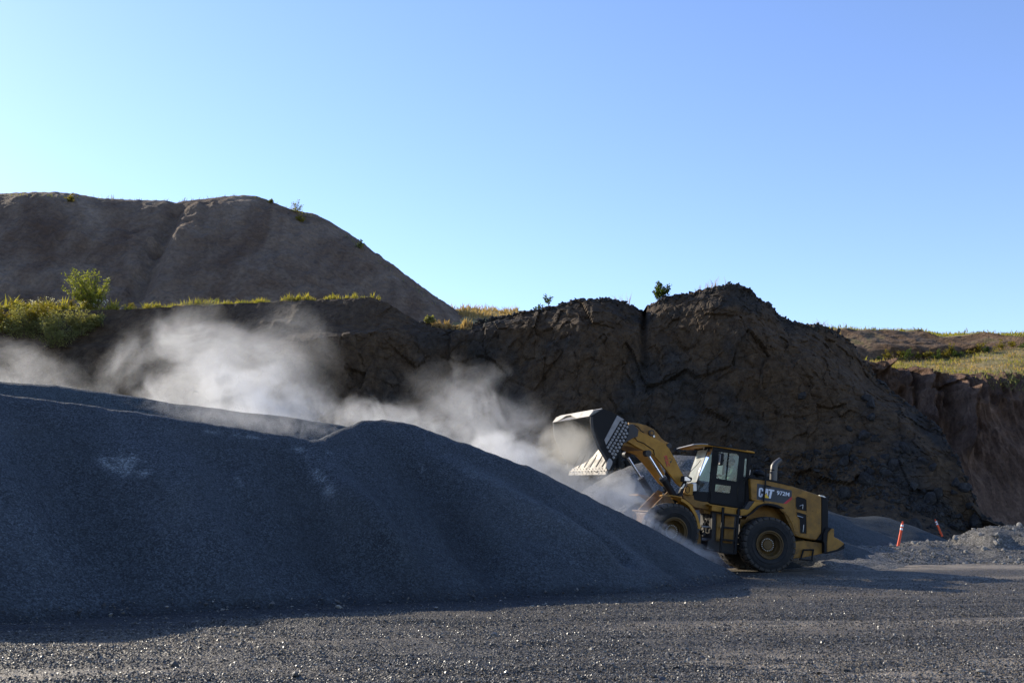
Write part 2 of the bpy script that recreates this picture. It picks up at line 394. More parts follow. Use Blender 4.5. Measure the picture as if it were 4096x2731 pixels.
def build_main():
    res = .085; x0, x1, y0, y1 = -19, 8.2, 14.5, 36
    xs = np.arange(x0, x1, res); ys = np.arange(y0, y1, res); X, Y = np.meshgrid(xs, ys)
    A = cones(X, Y, ridge_samples(main_r, .09), .79, .10); B = cones(X, Y, ridge_samples(main_r2, .09), .79, .14)
    Z = np.maximum(A, B); Z = Z + main_extra(X, Y, Z)*np.clip((np.maximum(A, B)+.3)/1.2, 0, 1)*sstep(.5, 2.8, np.min([np.hypot(X-p[0], Y-p[1]) for p in ridge_samples(main_r+main_r2, .5)], 0)+.15)
    amp = np.clip(Z+.2, 0, 1)
    Z = Z + amp*(.030*fbm(X/.55, Y/.55, 3, 3, 5) + .016*vnoise(X/.17, Y/.17, 1.1, 8))
    gz = ground_z(X, Y); keep = (Z > gz-.2).ravel(); Z = np.maximum(Z, gz-.3)
    V, F = compact(np.stack([X, Y, Z], -1).reshape(-1, 3), grid_faces(len(xs), len(ys), keep))
    o = link('gravel_pile', np_mesh('gravel_pile', V, F, M['pile_main']))
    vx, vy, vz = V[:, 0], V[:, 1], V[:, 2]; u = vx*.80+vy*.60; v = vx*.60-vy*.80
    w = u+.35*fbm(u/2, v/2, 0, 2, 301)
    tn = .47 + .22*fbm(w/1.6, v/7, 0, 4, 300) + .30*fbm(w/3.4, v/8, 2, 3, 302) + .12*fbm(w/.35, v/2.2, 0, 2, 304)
    tn = tn + .36*(main_extra(vx, vy, np.full_like(vx, 2.0))-.0)*np.clip(vz/1.0, 0, 1)  # relief shading and sorted fines in the tone: raised folds lighter, sunk darker
    toe = vz-ground_z(vx, vy)+.16*fbm(vx/.5, vy/.5, 0, 4, 303); tn = tn*(.12+.88*sstep(.02, .30, toe))  # tone gets darker close to the ground
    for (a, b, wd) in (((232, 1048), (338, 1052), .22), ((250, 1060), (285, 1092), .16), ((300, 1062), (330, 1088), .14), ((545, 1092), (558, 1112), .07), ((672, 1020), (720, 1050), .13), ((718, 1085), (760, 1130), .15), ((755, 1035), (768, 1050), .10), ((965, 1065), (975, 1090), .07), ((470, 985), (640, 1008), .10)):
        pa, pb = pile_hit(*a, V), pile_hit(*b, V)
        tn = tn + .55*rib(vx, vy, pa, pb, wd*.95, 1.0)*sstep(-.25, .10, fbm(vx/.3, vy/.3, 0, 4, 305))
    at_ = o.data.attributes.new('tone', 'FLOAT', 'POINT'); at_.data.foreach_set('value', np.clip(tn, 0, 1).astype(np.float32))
    # coarse stones that rolled down to the foot
    k = np.where((toe > -.06) & (toe < .22))[0]; k = k[np.argsort(vx[k]*0+rng.random(len(k)))][:7000]; ss = rng.gamma(2.2, .006, len(k))+.006
    VV, FF = scatter(V[k]+rng.normal(size=(len(k), 3))*[.05, .05, 0], ss, OV, OF, seed=31, jag=.8); q = link('gravel', np_mesh('gravel', VV, FF, M['stones'], False)); tag(q, 'coarser dark stones rolled to the foot of the front stockpile', kind='stuff')
    tag(o, 'huge blue grey crushed stone stockpile in front, its ridge running down to the loader', 'gravel pile', 'stockpiles of crushed stone')
build_main()

GP = 'stockpiles of crushed stone'
o, _ = heap('gravel_pile', M['pile'], -26, 6, 24, 46, .13, [rp(-200, 838, 31), rp(0, 876, 32), rp(130, 886, 32.4), rp(260, 903, 32.8), rp(400, 926, 33.2), rp(530, 942, 33.4), rp(650, 956, 33.6), rp(780, 975, 33.8), rp(870, 1000, 34), rp(960, 1060, 34)], .76, .15, rough=(.03, 1.5), step=.12)
tag(o, 'long dark stockpile ridge just behind the huge front pile, partly lost in dust', 'gravel pile', GP)
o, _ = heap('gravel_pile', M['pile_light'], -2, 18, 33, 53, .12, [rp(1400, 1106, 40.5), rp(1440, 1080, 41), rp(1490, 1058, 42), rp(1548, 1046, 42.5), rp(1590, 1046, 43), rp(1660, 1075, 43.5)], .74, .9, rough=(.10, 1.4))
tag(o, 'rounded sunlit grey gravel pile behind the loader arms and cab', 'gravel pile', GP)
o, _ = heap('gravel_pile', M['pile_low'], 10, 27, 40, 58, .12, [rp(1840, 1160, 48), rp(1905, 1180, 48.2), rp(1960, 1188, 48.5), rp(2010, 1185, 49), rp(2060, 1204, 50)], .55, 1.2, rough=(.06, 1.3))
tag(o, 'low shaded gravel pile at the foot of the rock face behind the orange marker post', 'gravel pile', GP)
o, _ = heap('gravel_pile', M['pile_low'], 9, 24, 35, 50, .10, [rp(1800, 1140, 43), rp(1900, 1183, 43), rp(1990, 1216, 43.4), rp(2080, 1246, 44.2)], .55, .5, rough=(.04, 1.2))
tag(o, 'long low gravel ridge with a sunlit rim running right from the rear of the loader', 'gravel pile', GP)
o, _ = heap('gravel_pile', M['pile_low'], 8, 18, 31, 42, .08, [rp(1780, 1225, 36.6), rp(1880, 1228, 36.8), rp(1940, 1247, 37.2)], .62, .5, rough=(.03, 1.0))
tag(o, 'small dark gravel heap directly behind the loader counterweight', 'gravel pile', GP)

# sunlit rocky mound at the right edge
rough_pts = [rp(2140, 1240, 47), rp(2200, 1246, 44.5), rp(2248, 1217, 43), rp(2285, 1204, 42.8), rp(2318, 1206, 43.2), rp(2360, 1212, 44), rp(2450, 1205, 45)]
def mound_extra(X, Y, Z):
    a = at(2310, 1215, 42.5); b = at(2420, 1262, 39.5); c = at(2240, 1255, 41)
    return rib(X, Y, at(2300, 1225, 42), at(2262, 1262, 39.6), .55, .22)+rib(X, Y, a, at(2330, 1262, 39.6), .55, -.28)+rib(X, Y, at(2352, 1225, 41.5), b, .7, .2)+.10*fbm(X/.8, Y/.8, 0, 3, 70)
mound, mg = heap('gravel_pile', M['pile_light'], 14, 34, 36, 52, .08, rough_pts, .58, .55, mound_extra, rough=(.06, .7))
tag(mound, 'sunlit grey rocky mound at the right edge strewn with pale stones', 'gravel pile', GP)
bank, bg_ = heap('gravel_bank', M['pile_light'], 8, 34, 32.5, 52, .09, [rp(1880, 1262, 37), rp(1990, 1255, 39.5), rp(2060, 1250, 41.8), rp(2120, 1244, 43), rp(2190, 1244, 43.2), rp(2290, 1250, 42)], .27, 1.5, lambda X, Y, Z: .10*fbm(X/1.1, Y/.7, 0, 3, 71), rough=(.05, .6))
tag(bank, 'low sunlit bank of rough gravel around the near orange marker post', 'gravel bank')

def height_at(grid, x, y):
    X, Y, Z = grid; i = np.clip(((x-X[0, 0])/(X[0, 1]-X[0, 0])).astype(int), 0, X.shape[1]-1); j = np.clip(((y-Y[0, 0])/(Y[1, 0]-Y[0, 0])).astype(int), 0, X.shape[0]-1)
    return Z[j, i]
rock_meshes = []
for k in range(9):
    v = IV1*(1+.42*(rng.random((len(IV1), 1))-.5)); v = v*np.array([rng.uniform(.9, 1.5), rng.uniform(.7, 1.1), rng.uniform(.55, .95)])
    for q in range(4):                                  # broken faces
        nn = rng.normal(size=3); nn /= np.linalg.norm(nn); dd = v@nn; v = v-np.outer(np.clip(dd-.62, 0, 9), nn)
    rock_meshes.append(np_mesh('rock', v, IF1, M['rock'], False))
def strew(parent, grid, n, xr, yr, smin, smax, mats=None):
    r = np.random.default_rng(n)
    for k in range(n):
        x = r.uniform(*xr); y = r.uniform(*yr); z = float(height_at(grid, np.array(x), np.array(y)))
        if z < float(ground_z(x, y)) - .05: z = float(ground_z(x, y))
        s = smin+(smax-smin)*r.random()**2.6
        o = link('rock', rock_meshes[k % 9], parent); o.location = (x, y, z+s*.15); o.rotation_euler = (r.uniform(-.4, .4), r.uniform(-.4, .4), r.uniform(0, 6.3)); o.scale = (s,)*3
strew(mound, mg, 120, (17.2, 25), (37.5, 43.5), .035, .17)
strew(bank, bg_, 120, (14.5, 21.5), (38, 45), .03, .13)
for (dx, dy, Y, s) in ((2262, 1262-1, 40.8, .16), (2290, 1237, 41.4, .17), (2342, 1213, 43.2, .17), (2176, 1253, 42.5, .2), (2330, 1250, 40.6, .11), (2160, 1262, 41, .12)):
    p = at(dx, dy, Y); o = link('rock', rock_meshes[int(dx) % 9], mound); zz = float(height_at(mg, p[0], p[1])) if True else p[2]
    o.location = (p[0], p[1], max(zz, float(ground_z(p[0], p[1])))+s*.3); o.scale = (s,)*3; o.rotation_euler = (.3, .2, dx)
n = 9000; xx = rng.uniform(13.5, 27, n); yy = rng.uniform(35.5, 46, n)
zz = np.maximum(np.maximum(height_at(mg, xx, yy), height_at(bg_, xx, yy)), ground_z(xx, yy)); ss = rng.gamma(2.2, .010, n)+.008
V, F = scatter(np.stack([xx, yy, zz], -1), ss, seed=9)
o = link('loose_stone', np_mesh('loose_stone', V, F, M['pile_light'], False)); tag(o, 'small stones lying over the sunlit mound and bank on the right', kind='stuff')

# ------------------------------------------------------------------ lofted cliffs
def loft(name, mat, cols, rows_fn, nu, rowdiv, disp, attr=None):
    """cols: px positions; rows_fn(px) -> list of (x,y,z) profile points"""
    us = np.linspace(cols[0], cols[1], nu); P = []
    nr = len(rows_fn(us[0]))
    prof = np.array([rows_fn(u) for u in us])            # nu, nr, 3
    out = []; vv = []
    for k in range(nr-1):
        for j in range(rowdiv[k]):
            t = j/rowdiv[k]; out.append(prof[:, k]*(1-t)+prof[:, k+1]*t); vv.append(k+t)
    out.append(prof[:, -1]); vv.append(nr-1.0)
    G = np.array(out); vv = np.array(vv)                 # nv, nu, 3
    G = disp(G, vv, us)
    me = np_mesh(name, G.reshape(-1, 3), grid_faces(nu, len(vv)), mat)
    if attr is not None:
        a = me.attributes.new('soil', 'FLOAT', 'POINT'); a.data.foreach_set('value', attr(G, vv, us).astype(np.float32).ravel())
    if name == 'quarry_face': me.polygons.foreach_set('use_smooth', np.zeros(len(me.polygons), dtype=bool))
    return link(name, me), G, us, vv

cx = [-300, 0, 240, 300, 400, 600, 750, 850, 870, 900, 960, 1020, 1075, 1095, 1130, 1180, 1225, 1262, 1290, 1325, 1350, 1400, 1450, 1485, 1490, 1530, 1560, 1600, 1650, 1690, 1730, 1770, 1800, 1840, 1880, 1930, 1960, 1985, 2010, 2030, 2100, 2170, 2200, 2225, 2255, 2300]
cyy = [705, 710, 714, 712, 705, 696, 689, 684, 688, 702, 736, 748, 751, 744, 733, 722, 714, 698, 690, 683, 684, 686, 702, 713, 700, 684, 678, 668, 658, 657, 672, 700, 725, 740, 746, 768, 790, 830, 866, 880, 935, 1000, 1060, 1120, 1185, 1205]
cY = [74, 74, 74, 74, 74, 74, 74, 73.5, 73.5, 73, 72.5, 72.5, 72.5, 72.5, 72, 71.5, 71, 70, 70, 70, 70, 70, 71, 72, 70, 69, 69, 68, 67, 67, 67, 68, 68, 68, 69, 70, 70, 70, 69, 68, 66, 63, 61, 60, 59, 58]
mx = [-300, 0, 240, 500, 560, 700, 800, 900, 1000, 1075, 1200, 1330, 1450, 1500, 1690, 1800, 1900, 2030, 2150, 2255, 2300]
my = [800, 800, 805, 815, 800, 785, 775, 765, 770, 772, 760, 745, 770, 760, 740, 790, 850, 940, 1060, 1192, 1208]
mY = [71.3, 71.3, 71.3, 71, 69, 68.5, 69.6, 70.6, 71.2, 71.3, 70, 67.5, 68, 67.5, 65, 65.5, 66, 64.5, 61, 58.5, 57.6]
tx = [-300, 600, 1100, 1500, 1700, 1900, 2050, 2150, 2220, 2300]
tY = [64, 64, 64, 61, 59.5, 57, 54, 53.5, 55, 57]
def rows_wall(px):
    c = at(px, np.interp(px, cx, cyy), np.interp(px, cx, cY)); m = at(px, np.interp(px, mx, my), np.interp(px, mx, mY))
    xa = lambda Y: (px*K-2048)/FPX*Y*math.cos(PITCH)*1.02
    Yt = np.interp(px, tx, tY); t = np.array([xa(Yt), Yt, .2])
    tal = np.interp(px, [1400, 1800, 2000, 2150, 2260], [.10, .14, .30, .30, .2])       # talus foot
    lowz = m[2]*tal; f2 = np.array([xa(Yt+2.5+4*tal), Yt+2.5+4*tal*2.2, max(.4, lowz)])
    left = np.interp(px, [850, 1010], [1, 0])
    b1 = np.array([c[0]-1, c[1]+8, c[2]-.2 if left > 0 else c[2]-.6]); b2 = np.array([c[0]-3, c[1]+26, c[2]+.0*left-4*(1-left)])
    return [t, f2, m, c, b1, b2]
def disp_wall(G, vv, us):
    x, y, z = G[..., 0].copy(), G[..., 1].copy(), G[..., 2].copy(); v = vv[:, None]+0*x
    face = sstep(.5, 1.2, v)*(1-sstep(3.0, 3.35, v)*.75)
    left = np.interp(us, [820, 1050], [1, 0])[None]                # soft earth slope on the left, rock elsewhere
    soft = left*sstep(1.9, 2.2, v)
    f1, e1 = facets(x/3.2, y/3.2, z/4.0, 90); f2, e2 = facets(x/1.1+3, y/1.1, z/1.4, 95); f3, e3 = facets(x/.42+7, y/.42, z/.5, 99)
    big = fbm(x/9, y/9, z/9, 3, 81)
    zz = z+.8*fbm(x/6, y/6, z/12, 3, 180)+.06*x; led = (zz/2.3-np.floor(zz/2.3)); led2 = (zz/.8-np.floor(zz/.8))
    rk = big*1.25 + f1*.55 - .05*np.exp(-e1/.06) + f2*.20 - .04*np.exp(-e2/.06) + f3*.13 + .20*fbm(x/1.3, y/1.3, z/1.8, 5, 83) - .09*(led-.5)*sstep(-.1, .3, fbm(x/7, y/7, z/5, 2, 181)) - .04*(led2-.5)
    so = .22*fbm(x/2.5, y/2.5, z/2.5, 5, 85)+.12*ridged(x/1.6, .0, z/9, 3, 86) + f3*.05
    d = rk*(1-soft)+so*soft
    d = d*face*np.interp(us, [1850, 2000, 2150, 2260], [1, .75, .7, .35])[None]
    # joint in the wall (dark vertical cleft) near 1460
    cl = -1.1*np.exp(-((us[None]-1463-8*vv[:, None])/9)**2)*sstep(1.6, 2.2, v)*(1-sstep(2.95, 3.1, v))
    d = d+cl
    ny = -.86; nz = .38
    G[..., 1] = y+d*ny; G[..., 2] = z+d*nz*np.where(v > 2.6, .25, .6); G[..., 0] = x+.3*d*0
    crest = np.exp(-((v-3)/.22)**2)*(1-left)
    G[..., 2] += crest*(.10*f3+.10*f2+.08*fbm(x/.8, y/.8, 0, 3, 87))*1.0
    G[..., 2] += np.exp(-((v-3)/.1)**2)*left*.12*fbm(x/.8, y/.8, 0, 3, 88)
    return G
def soil_attr(G, vv, us):
    v = vv[:, None]+0*G[..., 0]; left = np.interp(us, [850, 1100], [1, 0])[None]
    n = fbm(G[..., 0]/4, G[..., 1]/4, G[..., 2]/4, 4, 120)
    a = .85*left*sstep(1.7, 2.1, v) + .9*(sstep(1.82, 2.0, v+.12*n)*(1-sstep(2.25, 2.45, v+.15*n)))*np.interp(us, [1000, 1200, 2100], [0, 1, 1])[None] + .9*(1-sstep(.7, 1.15, v+.3*n))
    a = a + .8*np.exp(-((us[None]-1890-60*n)/42)**2) + .4*sstep(.0, .5, n)
    return np.clip(a, 0, 1)
o, WG, Wus, Wvv = loft('quarry_face', M['quarry'], (-300, 2300), rows_wall, 1000, [14, 130, 46, 10, 4], disp_wall, soil_attr)
tag(o, 'dark shaded quarry rock face with a jagged crest behind the loader', kind='structure')
quarry = o

# boulders and talus at the right end of the face
bm_ = []
for k in range(7):
    v = IV1*(1+.30*(rng.random((len(IV1), 1))-.5)); v = v*np.array([1.3, .9, .85])
    for q in range(7):
        nn = rng.normal(size=3); nn /= np.linalg.norm(nn); dd = v@nn; v = v-np.outer(np.clip(dd-.6, 0, 9), nn)
    bm_.append(np_mesh('boulder', v, IF1, M['boulder'], False))
def wall_pt(dx, dy):
    """nearest displaced wall vertex seen at that reading"""
    P = G2; return P
GR = WG.reshape(-1, 3); rel = GR-CAM; dep = rel@FW; PXS = (rel[:, 0]/dep*FPX+2048)/K; PYS = (-(rel@UP)/dep*FPX+1365.5)/K
def on_wall(dx, dy):
    k = np.argmin((PXS-dx)**2+(PYS-dy)**2+np.maximum(0, dep-75)*50); return GR[k]
r = np.random.default_rng(5)
for (dx, dy, w) in ((1985, 1000, 42), (2010, 1010, 30), (1990, 1100, 52), (2030, 1085, 34), (1960, 1050, 28), (2060, 950, 26), (2100, 1040, 24), (2140, 1075, 30), (2000, 930, 34), (1950, 985, 24),
                    (2190, 1130, 26), (2225, 1160, 26), (2120, 1130, 22), (1740, 1100, 40), (1800, 1125, 30), (2050, 1150, 18), (1930, 1140, 16), (1860, 1120, 24), (2205, 1185, 18), (2260, 1190, 22), (2300, 1190, 18), (2330, 1200, 16), (2170, 1015, 16)):
    p = on_wall(dx, dy); s = w/2*p[1]/2263*.8
    o = link('boulder', bm_[r.integers(7)], quarry); o.location = (p[0], p[1]-s*.1, p[2]); o.scale = (s*r.uniform(.9, 1.2), s, s*r.uniform(.7, 1)); o.rotation_euler = tuple(r.uniform(-1, 1, 3))
for k in range(80):
    t = r.random(); dx = 1880+t*420+r.normal()*20; dy = 1020+t*150+r.normal()*60
    dy = min(max(dy, np.interp(dx, cx, cyy)+25), 1212)
    p = on_wall(dx, dy); s = (.08+.5*r.random()**3)
    o = link('boulder', bm_[k % 7], quarry); o.location = tuple(p); o.scale = (s,)*3; o.rotation_euler = tuple(r.uniform(-3, 3, 3))
idx = r.choice(len(GR), 60000); q = GR[idx]; vq = np.repeat(Wvv, len(Wus))[idx]
okq = (q[:, 2] > .2) & ((vq < 1.35) | ((vq > 2.85) & (vq < 3.12) & (PXS[idx] > 1080))) & (PXS[idx] > 1060); okq &= (vq > 2) | (r.random(len(q)) < .5)
q = q[okq][:5000]; ss = r.gamma(2.0, .03, len(q))+.02
V, F = scatter(q, ss, seed=12, jag=.5, flat=.8)
o = link('rubble', np_mesh('rubble', V, F, M['boulder'], False)); tag(o, 'broken dark rubble along the crest and foot of the rock face', kind='stuff')

# ------------------------------------------------------------------ spoil hill on the left
def build_hill():
    hx = [(-420, 470), (-200, 440), (-60, 452), (0, 446), (60, 443), (130, 442), (175, 446), (230, 456), (300, 460), (380, 461), (405, 468), (412, 468), (430, 462), (480, 457), (520, 452), (560, 449), (585, 451), (600, 456), (630, 468), (660, 480), (690, 486), (715, 491), (740, 503), (762, 517)]
    pts = [tuple(at(a, b, 104+.012*a+(a > 500)*(a-500)*.01)) for a, b in hx]
    pts += [tuple(at(800, 546, 112)), tuple(at(870, 598, 113)), tuple(at(950, 660, 114)), tuple(at(1040, 728, 115))]
    x0, x1, y0, y1, res = -92, 8, 80, 150, .26
    xs = np.arange(x0, x1, res); ys = np.arange(y0, y1, res*1.3); X, Y = np.meshgrid(xs, ys)
    S = ridge_samples(pts, .8)
    Z = cones(X, Y, S, .83, .9)
    dist = np.min([np.hypot(X-a[0], Y-a[1]) for a in S[::2]], 0)
    gul = rib(X, Y, at(408, 466, 105.5), at(372, 560, 98), 1.0, -1.6)+rib(X, Y, at(372, 560, 98), at(316, 660, 88), 1.2, -1.7)+rib(X, Y, at(440, 480, 105), at(400, 570, 98), 1.6, .6)+rib(X, Y, at(400, 570, 98), at(345, 660, 88), 1.6, 1.0)
    front = sstep(.3, 5, dist)
    wx = X+.35*Y+1.5*fbm(X/9, Y/9, 0, 2, 140)
    Z = Z + gul + front*(.8*fbm(X/9, Y/9, 0, 4, 130) + .34*ridged(wx/1.7, Y/18, 0, 4, 133) + .40*fbm(X/1.4, Y/1.0, 0, 5, 131)) + .07*fbm(X/.7, Y/.7, 0, 3, 132)
    Z = Z + front*.16*ridged(X/2.6, Y/.9, .5, 3, 135)*sstep(-.1, .3, fbm(X/11, Y/11, 3, 2, 136))
    keep = (Z > 12).ravel(); Z = np.maximum(Z, 11)
    V, F = compact(np.stack([X, Y, Z], -1).reshape(-1, 3), grid_faces(len(xs), len(ys), keep))
    o = link('hill', np_mesh('hill', V, F, M['hill'])); tag(o, 'tall bare grey brown spoil hill in shade on the left', kind='structure')
    return (X, Y, Z)
hill_g = build_hill()

# ------------------------------------------------------------------ right hand cliff, terrace, red heaps and plateau
rx = [1880, 1950, 2000, 2040, 2090, 2130, 2170, 2200, 2260, 2352, 2600, 2800]
ry = [846, 846, 845, 846, 858, 868, 872, 868, 862, 868, 866, 866]
hx_ = [1880, 1950, 2000, 2100, 2140, 2170, 2260, 2352, 2600, 2800]; hy_ = [762, 764, 766, 768, 772, 774, 773, 774, 772, 770]
def rows_right(px):
    xa = lambda Y: (px*K-2048)/FPX*Y*math.cos(PITCH)*1.03
    t = np.array([xa(92), 92, .9]); c = at(px, np.interp(px, rx, ry), 103)
    sh = at(px, np.interp(px, rx, ry)-4, 106)
    te = at(px, np.interp(px, [1900, 2000, 2100, 2200, 2300, 2352, 2600], [836, 832, 829, 822, 806, 798, 790]), 122)
    h = at(px, np.interp(px, hx_, hy_), 138); p2 = at(px, np.interp(px, hx_, hy_)-5, 165); p3 = p2+np.array([30*(px-2000)/400, 260, .5]); p3[0] = p2[0]*2.4
    return [t, c, sh, te, h, p2, p3]
def disp_right(G, vv, us):
    x, y, z = G[..., 0].copy(), G[..., 1].copy(), G[..., 2].copy(); v = vv[:, None]+0*x
    wall = sstep(.05, .4, v)*(1-sstep(.97, 1.3, v)); r1 = ridged(x/3.0+.12*z, 0, z/22, 4, 150); r2 = ridged(x/.8+.3*fbm(x/3, 0, z/3, 2, 153), 0, z/7, 3, 152)
    blk, be = facets(x/3.8, y/3.8, z/3.8, 155)
    spur = 0
    for c_, w_, a_, lo, hi in ((2064, 12, 1.6, .75, 1.0), (2096, 20, 3.4, .60, .97), (2128, 9, 1.6, .70, .9), (2170, 26, 4.4, .48, .95), (2204, 9, 1.3, .80, .97), (2232, 8, 1.3, .82, .97), (2258, 7, 1.2, .80, .96), (2284, 7, 1.1, .82, .97), (2330, 14, 1.4, .7, .97)):
        cc_ = c_+16*(1-v)*2 + 3*fbm(z/1.5, 0*z, 0, 2, int(c_)); spur = spur + a_*np.clip(1-np.abs(us[None]-cc_)/w_, 0, 1)*sstep(lo-.15, lo+.08, v)*(1-sstep(hi-.06, hi+.06, v))
    lt = np.interp(us, [2040, 2060, 2190, 2240], [1, 1, 1, 0])[None]*sstep(.45, .75, v)
    d = wall*(.95*(r1-.6) + .38*(r2-.5) + 1.0*fbm(x/8, y/8, z/8, 4, 151)*.9 + lt*(2.3*blk+3.2*fbm(x/4.5, 0, z/5, 3, 159)) + sstep(.6, .9, v)*1.1*(ridged(x/2.0, 0, z/3, 3, 161)-.5))
    d = d+spur
    G[..., 1] = y-d; G[..., 2] = z+d*.10
    hp = sstep(3.02, 3.35, v)*(1-sstep(3.95, 4.05, v))
    G[..., 1] -= hp*(4.2*(ridged((x+.25*y)/9, 0, 0, 2, 156)-.4)+.6*fbm(x/2, y/2, z/2, 3, 157))
    ter = sstep(1.9, 2.2, v)*(1-sstep(3.0, 3.3, v)); G[..., 2] += ter*(.25*fbm(x/5, y/5, 0, 3, 158)) + sstep(4.2, 4.6, v)*.5*fbm(x/6, y/6, 0, 3, 160)
    return G
def right_mats(o, vv, nu):
    me = o.data; me.materials.append(M['terrace']); me.materials.append(M['heaps'])
    row = np.repeat((vv[:-1]+vv[1:])/2, nu-1); mi = np.where(row < 1.35, 0, np.where(row < 3.05, 1, np.where(row < 3.93, 2, 1))).astype(np.int32)
    me.polygons.foreach_set('material_index', mi)
o, RG, Rus, Rvv = loft('hillside', M['red_cliff'], (1860, 2800), rows_right, 440, [120, 12, 34, 44, 12, 12], disp_right)
right_mats(o, Rvv, 440)
tag(o, 'red brown quarry cliff with a grassy terrace and reddish spoil heaps above it on the right', kind='structure')

# grassy rise between the hill and the rock crest, and the land behind everything
def rise():
    xs = np.linspace(-30, 26, 160); ys = np.linspace(96, 330, 120); X, Y = np.meshgrid(xs, ys)
    pk = at(1105, 712, 118)
    Z = pk[2]-.4 - .006*np.abs(X-pk[0])**1.5 + 1.1*np.exp(-((X-pk[0]+3)/3.5)**2-((Y-112)/6)**2)*0 + .35*fbm(X/4, Y/4, 0, 3, 170)
    Z = np.where(Y < 116, Z-(116-Y)*.33, Z-(Y-116)*.02)
    o = link('hillside', np_mesh('hillside', np.stack([X, Y, Z], -1).reshape(-1, 3), grid_faces(160, 120), M['terrace'])); tag(o, 'sunlit dry grassy rise between the spoil hill and the rock crest', kind='structure')
    return X, Y, Z
rise_g = rise()

# ------------------------------------------------------------------ the wheel loader
def mat_simple(name, col, rough=.5, metal=0, spec=.5, **k):
    t = NT(name); return t.done(t.bsdf(col, rough, metal, None, spec, **k))
M['yellow'] = mat_paint('worn yellow paint', (.27, .128, .010), (.085, .055, .030), .7, .42)
M['yellow_clean'] = mat_paint('machine yellow', (.36, .165, .004), (.09, .055, .028), .4, .38)
M['black'] = mat_paint('black paint', (.007, .007, .008), (.03, .027, .024), .45, .5, False, 0.0, .2)
M['dark_steel'] = mat_paint('dark steel', (.03, .03, .032), (.09, .075, .06), .6, .45, False, .2)
M['steel'] = mat_paint('worn steel', (.30, .28, .25), (.16, .14, .12), .6, .38, False, .35)
M['plate'] = mat_paint('wear plate', (.25, .24, .235), (.2, .18, .16), .5, .45, True, .1)
M['chrome'] = mat_simple('chrome rod', (.75, .75, .76), .12, 1.0)
M['galv'] = mat_simple('dull metal pipe', (.42, .41, .40), .35, .6)
M['pipe'] = mat_simple('sooty exhaust metal', (.07, .066, .062), .45, .3)
M['bolt'] = mat_simple('zinc bolt', (.42, .42, .42), .35, .7)
M['rim'] = mat_paint('rim yellow', (.105, .056, .008), (.05, .036, .024), .75, .5)
M['decal_black'] = mat_paint('decal black', (.03, .034, .04), (.09, .085, .08), .35, .45)
M['white'] = mat_paint('worn white lettering', (.72, .74, .78), (.16, .17, .19), .55, .5)
M['red'] = mat_paint('red decal', (.45, .03, .035), (.2, .04, .04), .3, .5)
M['logo_yellow'] = mat_simple('logo yellow', (.75, .45, .02), .5)
M['seat'] = mat_simple('seat cloth', (.02, .022, .025), .8)
M['lamp'] = mat_simple('lamp glass', (.7, .7, .72), .15, .3)
M['amber'] = mat_simple('amber lens', (.6, .2, .02), .25)
def mat_rubber(name, dirt):
    t = NT(name); c = t.coord(); n1 = t.noise(c, 4, 6, .65); n2 = t.noise(c, 30, 3, .6)
    col = t.mix(t.math('MULTIPLY', t.ramp(n1, [(.38, 0.), (.7, 1.)]), dirt), (.009, .009, .0095), (.15, .125, .095))
    return t.done(t.bsdf(col, .72, 0, t.bump(n2, .3, .01), .3))
M['rubber'] = mat_rubber('tyre rubber', .10); M['tread'] = mat_rubber('dusty tread rubber', .42)
def mat_glass(name='tinted glass', d0=.03, d1=.10):
    t = NT(name); c = t.coord()
    tr = t.n('ShaderNodeBsdfTransparent'); tr.inputs[0].default_value = (.36, .52, .50, 1)
    gl = t.n('ShaderNodeBsdfGlossy'); gl.inputs['Roughness'].default_value = .06; gl.inputs[0].default_value = (.9, .95, 1, 1)
    du = t.n('ShaderNodeBsdfDiffuse'); du.inputs[0].default_value = (.55, .56, .54, 1)
    tl = t.n('ShaderNodeBsdfTranslucent'); tl.inputs[0].default_value = (.40, .42, .40, 1)
    dd = t.n('ShaderNodeAddShader'); t.l(du.outputs[0], dd.inputs[0]); t.l(tl.outputs[0], dd.inputs[1])
    lw = t.n('ShaderNodeFresnel'); lw.inputs[0].default_value = 1.5
    m1 = t.n('ShaderNodeMixShader'); t.l(lw.outputs[0], m1.inputs[0]); t.l(tr.outputs[0], m1.inputs[1]); t.l(gl.outputs[0], m1.inputs[2])
    m2 = t.n('ShaderNodeMixShader'); nz = t.ramp(t.noise(c, 1.6, 2, .5, .3), [(.35, d0), (.8, d1)])
    t.l(nz, m2.inputs[0]); t.l(m1.outputs[0], m2.inputs[1]); t.l(dd.outputs[0], m2.inputs[2])
    return t.done(m2.outputs[0])
M['glass'] = mat_glass(); M['glass_dusty'] = mat_glass('dusty far glass', .22, .45)

TH_R, TH_F, PT = R(6.5), R(12.0), R(8.3)
RW = .89
hub_w = CAM + ray(3078.7, 2177.9)*31.75
HX = Vector((-math.cos(TH_R)*math.cos(PT), -math.sin(TH_R)*math.cos(PT), math.sin(PT)))
HY = Vector((math.sin(TH_R), -math.cos(TH_R), 0)); HZ = HX.cross(HY)
org = Vector(hub_w) - HY*1.42 - HZ*.87
M_R = Matrix(((HX.x, HY.x, HZ.x, org.x), (HX.y, HY.y, HZ.y, org.y), (HX.z, HY.z, HZ.z, org.z), (0, 0, 0, 1)))
PIV = Vector((1.80, 0, .9)); WB = 3.60
M_L = Matrix.Translation(PIV) @ Matrix.Rotation(TH_F, 4, 'Z') @ Matrix.Rotation(R(1.5), 4, 'Y') @ Matrix.Translation(-PIV)
M_RI = M_R.inverted(); M_FI = (M_R @ M_L).inverted()
CROP = dict(A=(2150, 1600), B=(2450, 1650), C=(2700, 1740), D=(2500, 1950), E=(2750, 2000), F=(2950, 1820), G=(3050, 2020)); CZ = 5.2267
